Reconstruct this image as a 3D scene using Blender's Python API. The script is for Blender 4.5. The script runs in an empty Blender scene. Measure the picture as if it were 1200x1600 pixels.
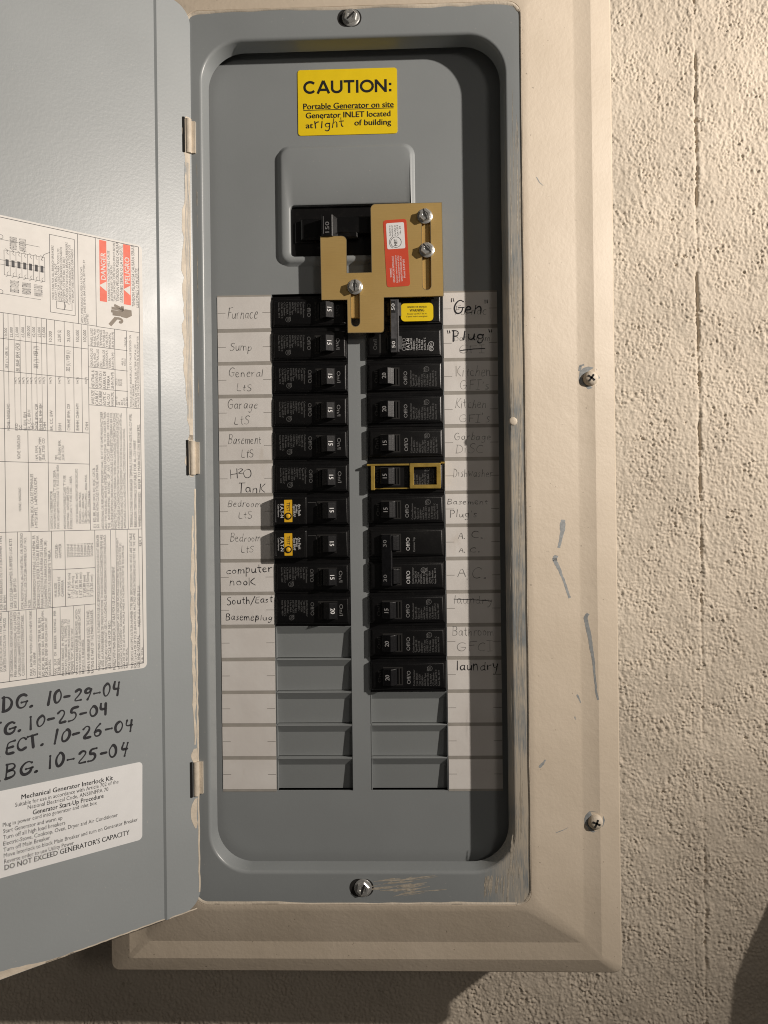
import bpy, bmesh, math, random
import numpy as np
from mathutils import Vector, Matrix
from mathutils.geometry import delaunay_2d_cdt

random.seed(7)
scene = bpy.context.scene
MM = 0.001
# World frame: X right, Z up, "out" of the wall = -Y (towards the viewer).
# out = 0 is the inner dead-front plate of the panel; the concrete wall is 85 mm behind it.
WALL = -85.0

# ------------------------------------------------------------------ camera
F_PX = 1150.0                                    # focal length in pixels of a 1600 px tall frame
CAM = (34.72, 11.05, 565.7)                      # x, z, out in mm
RIGHT = Vector((0.999548, 0.027547, -0.012067))  # camera axes in world x, y, z
UP = Vector((0.012061, 0.000379, 0.999927))
FWD = Vector((-0.027550, 0.999620, -0.000046))
cam_d = bpy.data.cameras.new('camera')
cam = bpy.data.objects.new('camera', cam_d)
scene.collection.objects.link(cam)
m = Matrix((RIGHT, UP, -FWD)).transposed().to_4x4()
m.translation = Vector((CAM[0], -CAM[2], CAM[1])) * MM
cam.matrix_world = m
cam_d.sensor_fit = 'VERTICAL'; cam_d.sensor_height = 36.0; cam_d.lens = F_PX / 1600 * 36.0
cam_d.clip_start = 0.01; cam_d.clip_end = 50
scene.camera = cam

# ------------------------------------------------------------------ light
world = bpy.data.worlds.new('World'); scene.world = world; world.use_nodes = True
bgn = world.node_tree.nodes['Background']
bgn.inputs[0].default_value = (1.0, 0.90, 0.80, 1); bgn.inputs[1].default_value = 0.04

def lamp(name, loc, energy, radius, color, kind='POINT'):
    d = bpy.data.lights.new(name, kind); d.energy = energy; d.shadow_soft_size = radius; d.color = color
    o = bpy.data.objects.new(name, d); scene.collection.objects.link(o)
    o.location = Vector((loc[0], -loc[2], loc[1])) * MM
    return o
lb = lamp('shaded_lamp', (1400, 620, 830), 146.0, 0.02, (1.0, 0.912, 0.82), 'SPOT')        # shaded lamp up to the right
lb.data.spot_size = math.radians(75); lb.data.spot_blend = 1.0
lb.rotation_euler = (Vector((50, 0, 420)) - Vector((1400, -830, 620))).to_track_quat('-Z', 'Y').to_euler()
lamp('room_light', (950, 520, 1500), 8.5, 0.15, (1.0, 0.91, 0.82))            # second, weaker room light behind the viewer

scene.view_settings.view_transform = 'Standard'
scene.view_settings.look = 'None'
scene.view_settings.exposure = 0.0
scene.view_settings.gamma = 1.0
scene.cycles.filter_width = 1.05

# ------------------------------------------------------------------ measuring helpers
def ray(px, py):
    return RIGHT * ((px - 600) / F_PX) + UP * ((800 - py) / F_PX) + FWD
def P(px, py, out=0.0):
    """(x, z) in mm of the place seen at a photo pixel on the plane at this 'out'."""
    d = ray(px, py); t = (CAM[2] - out) / d.y
    return CAM[0] + d.x * t, CAM[1] + d.z * t
DOOR_A = math.radians(40); DOOR_X, DOOR_O = -121.0, 22.0
def D(px, py):
    """door-local (x, z) in mm of the place seen at a photo pixel on the open door."""
    d = ray(px, py); s, c = math.sin(DOOR_A), math.cos(DOOR_A)
    t = -((CAM[0] - DOOR_X) * s + (CAM[2] - DOOR_O) * c) / (d.x * s - d.y * c)
    X, O = CAM[0] + d.x * t, CAM[2] - d.y * t
    return (X - DOOR_X) * c - (O - DOOR_O) * s, CAM[1] + d.z * t

# ------------------------------------------------------------------ materials
MATS = {}
def nodemat(name):
    mt = bpy.data.materials.new(name); mt.use_nodes = True
    nt = mt.node_tree; b = nt.nodes['Principled BSDF']
    MATS[name] = mt
    return mt, nt, b
def N(nt, t, **kw):
    n = nt.nodes.new(t)
    for k, v in kw.items(): setattr(n, k, v)
    return n
def coords(nt, scale=(1, 1, 1)):
    tc = N(nt, 'ShaderNodeTexCoord'); mp = N(nt, 'ShaderNodeMapping')
    mp.inputs['Scale'].default_value = scale
    nt.links.new(tc.outputs['Object'], mp.inputs['Vector'])
    return mp.outputs['Vector']
def noise(nt, scale, vec, detail=4, rough=0.55):
    n = N(nt, 'ShaderNodeTexNoise'); n.inputs['Scale'].default_value = scale
    n.inputs['Detail'].default_value = detail; n.inputs['Roughness'].default_value = rough
    nt.links.new(vec, n.inputs['Vector'])
    return n.outputs['Fac']
def ramp(nt, fac, a, b, ca=(0, 0, 0, 1), cb=(1, 1, 1, 1)):
    r = N(nt, 'ShaderNodeValToRGB'); e = r.color_ramp.elements
    e[0].position, e[1].position = a, b; e[0].color, e[1].color = ca, cb
    nt.links.new(fac, r.inputs[0])
    return r.outputs[0]
def mixc(nt, fac, a, b):
    x = N(nt, 'ShaderNodeMix', data_type='RGBA')
    if isinstance(fac, float): x.inputs[0].default_value = fac
    else: nt.links.new(fac, x.inputs[0])
    for i, v in ((6, a), (7, b)):
        if isinstance(v, tuple): x.inputs[i].default_value = v
        else: nt.links.new(v, x.inputs[i])
    return x.outputs[2]
def mth(nt, op, a, b=None):
    n = N(nt, 'ShaderNodeMath', operation=op)
    for i, v in ((0, a), (1, b)):
        if v is None: continue
        if isinstance(v, (int, float)): n.inputs[i].default_value = v
        else: nt.links.new(v, n.inputs[i])
    return n.outputs[0]
def bump(nt, b, h, strength, dist):
    n = N(nt, 'ShaderNodeBump'); n.inputs['Strength'].default_value = strength; n.inputs['Distance'].default_value = dist
    nt.links.new(h, n.inputs['Height']); nt.links.new(n.outputs[0], b.inputs['Normal'])
def c4(r, g, b): return (r, g, b, 1.0)
def simple(name, col, rough=0.5, metal=0.0, var=0.08, vscale=120, bmp=0.0, bscale=900, spec=None):
    mt, nt, b = nodemat(name); v = coords(nt)
    f = ramp(nt, noise(nt, vscale, v), 0.3, 0.7)
    col2 = tuple(max(0, c * (1 - var)) for c in col)
    nt.links.new(mixc(nt, f, c4(*col2), c4(*[min(1, c * (1 + var)) for c in col])), b.inputs['Base Color'])
    rr = N(nt, 'ShaderNodeMapRange'); rr.inputs['To Min'].default_value = rough * 0.88; rr.inputs['To Max'].default_value = min(1, rough * 1.12)
    nt.links.new(noise(nt, vscale * 2.3, v), rr.inputs['Value']); nt.links.new(rr.outputs[0], b.inputs['Roughness'])
    b.inputs['Metallic'].default_value = metal
    if spec is not None: b.inputs['Specular IOR Level'].default_value = spec
    if bmp: bump(nt, b, noise(nt, bscale, v, 3), bmp, 0.0004)
    return mt

BEIGE = (0.60, 0.50, 0.385)
GREY = (0.255, 0.272, 0.278)
# painted concrete
mt, nt, b = nodemat('painted_concrete'); v = coords(nt)
f1 = ramp(nt, noise(nt, 9, v, 5), 0.35, 0.7)
c1 = mixc(nt, f1, c4(0.555, 0.482, 0.39), c4(0.67, 0.585, 0.475))
f2 = ramp(nt, noise(nt, 60, v, 6, 0.7), 0.45, 0.75)
c1 = mixc(nt, mth(nt, 'MULTIPLY', f2, 0.25), c1, c4(0.72, 0.65, 0.55))
f3 = ramp(nt, noise(nt, 210, v, 2), 0.68, 0.74)
c1 = mixc(nt, mth(nt, 'MULTIPLY', f3, 0.45), c1, c4(0.30, 0.24, 0.17))
nt.links.new(c1, b.inputs['Base Color']); b.inputs['Roughness'].default_value = 0.72
bump(nt, b, noise(nt, 700, v, 3), 0.35, 0.0006)
# the same paint on the plain outer sheets of the wall, where the relief is bump only
mt2 = mt.copy(); mt2.name = 'painted_concrete_outer'; MATS['painted_concrete_outer'] = mt2; nt2 = mt2.node_tree
bp2 = [n for n in nt2.nodes if n.type == 'BUMP'][0]; bp2.inputs['Strength'].default_value = 1.0; bp2.inputs['Distance'].default_value = 0.004
n2 = noise(nt2, 210, coords(nt2), 4, .6); nt2.links.new(n2, bp2.inputs['Height'])
# beige paint over steel: fine orange-peel
mt, nt, b = nodemat('beige_paint'); v = coords(nt)
f1 = ramp(nt, noise(nt, 14, v, 4), 0.3, 0.75)
c1 = mixc(nt, f1, c4(0.565, 0.48, 0.375), c4(0.64, 0.55, 0.44))
sp = ramp(nt, noise(nt, 330, v, 1), 0.775, 0.80)
c1 = mixc(nt, mth(nt, 'MULTIPLY', sp, 0.6), c1, c4(0.2, 0.16, 0.12))
nt.links.new(c1, b.inputs['Base Color']); b.inputs['Roughness'].default_value = 0.55
bump(nt, b, mth(nt, 'ADD', noise(nt, 420, v, 3), mth(nt, 'MULTIPLY', noise(nt, 90, v, 2), 1.5)), 0.22, 0.0007)
# factory grey enamel
def grey_mat(name, col, rough, peel=0.06):
    mt, nt, b = nodemat(name); v = coords(nt)
    f1 = ramp(nt, noise(nt, 10, v, 4), 0.3, 0.7)
    c = mixc(nt, f1, c4(*[x * 0.95 for x in col]), c4(*[x * 1.05 for x in col]))
    dust = ramp(nt, noise(nt, 480, v, 1), 0.77, 0.79)
    c = mixc(nt, mth(nt, 'MULTIPLY', dust, 0.3), c, c4(0.5, 0.47, 0.42))
    nt.links.new(c, b.inputs['Base Color'])
    rr = N(nt, 'ShaderNodeMapRange'); rr.inputs['To Min'].default_value = rough - 0.05; rr.inputs['To Max'].default_value = rough + 0.07
    nt.links.new(noise(nt, 25, v, 5), rr.inputs['Value']); nt.links.new(rr.outputs[0], b.inputs['Roughness'])
    bump(nt, b, noise(nt, 520, v, 2), peel, 0.0006)
    return mt, nt, b, c
grey_mat('grey_enamel', GREY, 0.42)
grey_mat('door_enamel', (0.30, 0.322, 0.330), 0.37, 0.10)
grey_mat('filler_grey', (0.225, 0.24, 0.243), 0.5)
# rim: grey with beige brush streaks on the right limb and lower right
mt, nt, b, cg = grey_mat('rim_enamel', (0.258, 0.276, 0.282), 0.33)
v = coords(nt, (1, 1, 0.07)); st = noise(nt, 900, v, 4, 0.65)
v2 = coords(nt); st2 = noise(nt, 16, v2, 4)
tc = N(nt, 'ShaderNodeTexCoord'); sep = N(nt, 'ShaderNodeSeparateXYZ'); nt.links.new(tc.outputs['Object'], sep.inputs[0])
mr = N(nt, 'ShaderNodeMapRange'); mr.inputs['From Min'].default_value = 0.085; mr.inputs['From Max'].default_value = 0.118
nt.links.new(sep.outputs[0], mr.inputs['Value'])
ml = N(nt, 'ShaderNodeMapRange'); ml.inputs['From Min'].default_value = 0.30; ml.inputs['From Max'].default_value = 0.16
nt.links.new(sep.outputs[2], ml.inputs['Value'])
msk = mth(nt, 'MULTIPLY', mth(nt, 'MULTIPLY', mr.outputs[0], ml.outputs[0]), 1.0)
val = mth(nt, 'ADD', mth(nt, 'MULTIPLY', st, 0.75), mth(nt, 'MULTIPLY', st2, 0.9))
sm = mth(nt, 'MULTIPLY', ramp(nt, val, 0.68, 0.90), msk)
nt.links.new(mixc(nt, mth(nt, 'MULTIPLY', sm, 0.92), cg, c4(0.56, 0.49, 0.39)), b.inputs['Base Color'])

simple('old_paint_bead', (0.60, 0.525, 0.425), 0.6, var=0.15, bmp=0.5, bscale=700)
simple('thin_beige', (0.43, 0.385, 0.315), 0.6, var=0.3, vscale=300)
simple('grey_scuff', (0.27, 0.285, 0.29), 0.6, var=0.2, vscale=500)
simple('box_steel', (0.24, 0.255, 0.26), 0.5)
simple('dark_gap', (0.012, 0.011, 0.010), 0.8)
mt, nt, b = nodemat('black_plastic'); v = coords(nt)
du = mth(nt, 'MULTIPLY', ramp(nt, noise(nt, 140, v, 6, .7), .5, .8), ramp(nt, noise(nt, 1500, v, 2), .45, .7))
oi = N(nt, 'ShaderNodeObjectInfo')
base = mixc(nt, oi.outputs['Random'], c4(0.0035, 0.0035, 0.004), c4(0.0060, 0.0058, 0.0060))
nt.links.new(mixc(nt, mth(nt, 'MULTIPLY', du, .055), base, c4(0.42, 0.38, 0.33)), b.inputs['Base Color'])
rr = N(nt, 'ShaderNodeMapRange'); rr.inputs['To Min'].default_value = 0.27; rr.inputs['To Max'].default_value = 0.42
nt.links.new(noise(nt, 90, v, 4), rr.inputs['Value']); nt.links.new(rr.outputs[0], b.inputs['Roughness'])
b.inputs['Specular IOR Level'].default_value = 0.4; bump(nt, b, noise(nt, 1500, v, 3), .10, .0004)
simple('handle_plastic', (0.006, 0.006, 0.007), 0.40, var=0.3, vscale=400, bmp=0.15, spec=0.22)
simple('tie_plastic', (0.085, 0.085, 0.09), 0.30, var=0.25, vscale=300, spec=0.6)
simple('black_label', (0.010, 0.010, 0.011), 0.55)
simple('micro_print', (0.11, 0.11, 0.11), 0.6)
simple('bright_print', (0.62, 0.62, 0.62), 0.6)
simple('mid_print', (0.22, 0.22, 0.22), 0.6)
simple('dim_print', (0.065, 0.065, 0.065), 0.5)
mt, nt, b = nodemat('gold_plate'); v = coords(nt, (0.04, 1, 1)); st = noise(nt, 1800, v, 3)
f1 = ramp(nt, noise(nt, 35, coords(nt), 5), 0.3, 0.75)
c1 = mixc(nt, f1, c4(0.60, 0.405, 0.145), c4(0.66, 0.46, 0.18))
nt.links.new(mixc(nt, mth(nt, 'MULTIPLY', ramp(nt, st, .35, .75), .35), c1, c4(0.42, 0.28, 0.10)), b.inputs['Base Color'])
b.inputs['Metallic'].default_value = 0.45
rr = N(nt, 'ShaderNodeMapRange'); rr.inputs['To Min'].default_value = 0.33; rr.inputs['To Max'].default_value = 0.52
nt.links.new(st, rr.inputs['Value']); nt.links.new(rr.outputs[0], b.inputs['Roughness']); bump(nt, b, st, 0.06, 0.0003)
simple('brass_edge', (0.62, 0.50, 0.30), 0.35, metal=0.8)
simple('brass_clip', (0.60, 0.42, 0.10), 0.3, metal=0.55, var=0.2, vscale=150)
simple('zinc', (0.66, 0.66, 0.64), 0.28, metal=0.72, var=0.15, vscale=300)
simple('yellow_vinyl', (0.86, 0.62, 0.012), 0.42, var=0.03)
simple('amber_vinyl', (0.80, 0.46, 0.02), 0.45, var=0.03)
simple('red_vinyl', (0.62, 0.075, 0.035), 0.45, var=0.04)
simple('white_vinyl', (0.80, 0.80, 0.80), 0.4, var=0.02)
simple('white_paper', (0.74, 0.715, 0.68), 0.6, var=0.03)
simple('black_ink', (0.012, 0.012, 0.013), 0.55)
simple('grey_ink', (0.05, 0.05, 0.055), 0.6)
simple('orange_red_ink', (0.78, 0.13, 0.07), 0.55)
simple('brown_ink', (0.24, 0.20, 0.16), 0.6)
simple('pencil', (0.13, 0.125, 0.12), 0.6, var=0.2, vscale=900)
simple('faint_pencil', (0.25, 0.24, 0.225), 0.6, var=0.2, vscale=900)
simple('caster_canvas', (0.05, 0.045, 0.04), 0.9, bmp=0.4, bscale=600)  # dark cloth for the added, unseen shadow caster
simple('marker', (0.018, 0.018, 0.022), 0.5, var=0.3, vscale=500)
simple('card_band', (0.36, 0.335, 0.30), 0.7)
simple('card_rule', (0.30, 0.28, 0.26), 0.7)
mt, nt, b = nodemat('label_card'); v = coords(nt)
f1 = ramp(nt, noise(nt, 28, v, 5), 0.35, 0.75)
c1 = mixc(nt, f1, c4(0.69, 0.655, 0.62), c4(0.77, 0.745, 0.715))
f2 = ramp(nt, noise(nt, 75, coords(nt, (1, 1, 0.4)), 5), 0.63, 0.75)
c1 = mixc(nt, mth(nt, 'MULTIPLY', f2, 0.3), c1, c4(0.52, 0.45, 0.36))
nt.links.new(c1, b.inputs['Base Color']); b.inputs['Roughness'].default_value = 0.6
bump(nt, b, noise(nt, 60, v, 3), 0.25, 0.001)

# ------------------------------------------------------------------ mesh helpers (local x, z, out in mm)
class MB:
    def __init__(s): s.v = []; s.f = []
    def add(s, vs, fs):
        n = len(s.v); s.v += vs; s.f += [tuple(i + n for i in f) for f in fs]
    def box(s, x0, x1, z0, z1, o0, o1):
        s.add([(x, z, o) for o in (o0, o1) for z in (z0, z1) for x in (x0, x1)],
              [(4, 5, 7, 6), (0, 2, 3, 1), (0, 1, 5, 4), (2, 6, 7, 3), (0, 4, 6, 2), (1, 3, 7, 5)])
    def bevbox(s, x0, x1, z0, z1, o0, o1, bv=0.6, slope=0.0):
        """box with a chamfered front; slope adds to 'out' along x"""
        xm = max(x1 - x0, 1e-6)
        def oo(x, o): return o + slope * (x - x0) / xm
        a = [(x0, z0), (x1, z0), (x1, z1), (x0, z1)]
        q = [(x0 + bv, z0 + bv), (x1 - bv, z0 + bv), (x1 - bv, z1 - bv), (x0 + bv, z1 - bv)]
        vs = [(x, z, o0) for x, z in a] + [(x, z, oo(x, o1 - bv)) for x, z in a] + [(x, z, oo(x, o1)) for x, z in q]
        fs = []
        for k in range(4):
            j = (k + 1) % 4
            fs += [(k, j, 4 + j, 4 + k), (4 + k, 4 + j, 8 + j, 8 + k)]
        s.add(vs, fs + [(8, 9, 10, 11), (3, 2, 1, 0)])
    def loft(s, rings, cap0=False, cap1=True, closed=True):
        n = len(rings[0]); base = len(s.v)
        for r in rings: s.v += r
        for k in range(len(rings) - 1):
            for i in range(n if closed else n - 1):
                j = (i + 1) % n
                s.f.append((base + k * n + i, base + k * n + j, base + (k + 1) * n + j, base + (k + 1) * n + i))
        if cap0: s.f.append(tuple(base + i for i in reversed(range(n))))
        if cap1: s.f.append(tuple(base + (len(rings) - 1) * n + i for i in range(n)))
    def lathe(s, cx, cz, prof, n=20, ang=0.0):
        s.loft([[(cx + r * math.cos(ang + 2 * math.pi * i / n), cz + r * math.sin(ang + 2 * math.pi * i / n), o) for i in range(n)] for r, o in prof])
    def poly(s, outer, holes, o0, o1, bev=0.0):
        """plate with holes between o0 (back) and o1 (front)"""
        loops = [outer] + holes
        pts = []; edges = []
        for lp in loops:
            n = len(pts); k = len(lp)
            pts += [Vector(p) for p in lp]; edges += [(n + i, n + (i + 1) % k) for i in range(k)]
        vo, eo, fo, *_ = delaunay_2d_cdt(pts, edges, [], 0, 1e-6)
        def inside(p, lp):
            r = False
            for i in range(len(lp)):
                a, b = lp[i], lp[i - 1]
                if (a[1] > p[1]) != (b[1] > p[1]) and p[0] < (b[0] - a[0]) * (p[1] - a[1]) / (b[1] - a[1]) + a[0]: r = not r
            return r
        tri = []
        for f in fo:
            c = ((vo[f[0]].x + vo[f[1]].x + vo[f[2]].x) / 3, (vo[f[0]].y + vo[f[1]].y + vo[f[2]].y) / 3)
            if inside(c, outer) and not any(inside(c, h) for h in holes):
                a, b_, d = (vo[i] for i in f[:3])
                tri.append(tuple(f) if (b_ - a).cross(d - a) > 0 else tuple(reversed(f)))
        s.add([(p.x, p.y, o1) for p in vo], tri)
        for li, lp in enumerate(loops):
            k = len(lp); area = sum(lp[i - 1][0] * lp[i][1] - lp[i][0] * lp[i - 1][1] for i in range(k))
            l2 = lp if (area > 0) == (li == 0) else lp[::-1]
            s.add([(x, z, o0) for x, z in l2] + [(x, z, o1) for x, z in l2],
                  [(i, (i + 1) % k, k + (i + 1) % k, k + i) for i in range(k)])
    def ribbon(s, pts, w, o, wf=None):
        """flat stroke along 2-D points (x, z); o is a number or a function of (x, z)"""
        if len(pts) < 2: return
        oo = o if callable(o) else (lambda x, z: o)
        vs = []
        for i, (x, z) in enumerate(pts):
            a = pts[max(i - 1, 0)]; b = pts[min(i + 1, len(pts) - 1)]
            dx, dz = b[0] - a[0], b[1] - a[1]; l = math.hypot(dx, dz) or 1
            ww = w * (wf(i / (len(pts) - 1)) if wf else 1) / 2
            nx, nz = -dz / l * ww, dx / l * ww
            for q in ((x + nx, z + nz), (x - nx, z - nz)): vs.append((q[0], q[1], oo(*q)))
        s.add(vs, [(2 * i + 1, 2 * i + 3, 2 * i + 2, 2 * i) for i in range(len(pts) - 1)])
    def disc(s, cx, cz, r, o, n=8):
        s.add([(cx + r * math.cos(2 * math.pi * i / n), cz + r * math.sin(2 * math.pi * i / n), o) for i in range(n)], [tuple(range(n))])
    def build(s, name, mat, parent=None, smooth=False, loc=None, rot=None):
        me = bpy.data.meshes.new(name)
        me.from_pydata([(x * MM, -o * MM, z * MM) for x, z, o in s.v], [], s.f)
        me.materials.append(MATS[mat])
        if smooth:
            me.polygons.foreach_set('use_smooth', [True] * len(me.polygons))
            me.set_sharp_from_angle(angle=math.radians(smooth if smooth is not True else 35))
        me.update()
        o = bpy.data.objects.new(name, me); scene.collection.objects.link(o)
        place(o, loc, rot)
        if parent: o.parent = parent
        return o
def place(o, loc=None, rot=None):
    if loc: o.location = Vector((loc[0], -loc[2], loc[1])) * MM
    if rot: o.rotation_euler = rot
def tag(o, label=None, cat=None, group=None, kind=None):
    for k, val in (('label', label), ('category', cat), ('group', group), ('kind', kind)):
        if val: o[k] = val
    return o
def empty(name, loc=(0, 0, 0), rot=None):
    o = bpy.data.objects.new(name, None); o.empty_display_size = 0.02
    scene.collection.objects.link(o); place(o, loc, rot)
    return o
def rrect(x0, x1, z0, z1, r, n=8, o=None):
    pts = []
    for cx, cz, a0 in ((x1 - r, z0 + r, -90), (x1 - r, z1 - r, 0), (x0 + r, z1 - r, 90), (x0 + r, z0 + r, 180)):
        for i in range(n + 1):
            a = math.radians(a0 + 90 * i / n); pts.append((cx + r * math.cos(a), cz + r * math.sin(a)))
    return pts if o is None else [(x, z, o) for x, z in pts]

# ------------------------------------------------------------------ printed text (built-in font, as flat mesh)
_tc = {}
CAPH = 0.682
def text_geo(txt, bold=0.0, res=2):
    res = max(res, 2); bold = 0.0; k = (txt, bold, res)
    if k not in _tc:
        cu = bpy.data.curves.new('t', 'FONT'); cu.body = txt; cu.size = 1.0; cu.resolution_u = res; cu.offset = 0.0
        ob = bpy.data.objects.new('t', cu); scene.collection.objects.link(ob)
        dg = bpy.context.evaluated_depsgraph_get(); me = bpy.data.meshes.new_from_object(ob.evaluated_get(dg))
        vs = [(q.co.x, q.co.y) for q in me.vertices]; fs = [tuple(p.vertices) for p in me.polygons]
        fs2 = []
        for f in fs:
            a = sum(vs[f[i - 1]][0] * vs[f[i]][1] - vs[f[i]][0] * vs[f[i - 1]][1] for i in range(len(f)))
            fs2.append(f if a > 0 else f[::-1])
        bpy.data.objects.remove(ob); bpy.data.curves.remove(cu); bpy.data.meshes.remove(me)
        if vs:
            mnx = min(p[0] for p in vs); vs = [(p[0] - mnx, p[1]) for p in vs]; w = max(p[0] for p in vs)
        else: w = 0
        _tc[k] = (vs, fs2, w)
    return _tc[k]
def text(mb, txt, x, z, o, cap, width=None, align='l', ang=0.0, bold=0.0, maxw=None, shear=0.0, res=2):
    """baseline start (or centre) at x, z; cap = capital height in mm; width = fitted length in mm"""
    vs, fs, w = text_geo(txt, bold, res)
    if not w: return
    sy = cap / CAPH; sx = width / w if width else sy
    if maxw and sx * w > maxw: sx = maxw / w
    ox = {'l': 0, 'c': -sx * w / 2, 'r': -sx * w}[align]
    ca, sa = math.cos(ang), math.sin(ang)
    # heavier weights are struck a few times, a hair apart
    d = bold * 0.6
    strikes = [(0, 0)] if bold < 0.02 else ([(-d, 0), (d, 0)] if bold < 0.03 else [(-d, -d * .4), (d, d * .4), (0, d * .4), (0, -d * .4)])
    for k, (ea, eb) in enumerate(strikes):
        out = []
        for a, b_ in vs:
            p, q = (a + ea) * sx + ox + shear * b_ * sy, (b_ + eb) * sy
            out.append((x + p * ca - q * sa, z + p * sa + q * ca, o + .006 * k))
        mb.add(out, fs)

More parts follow.
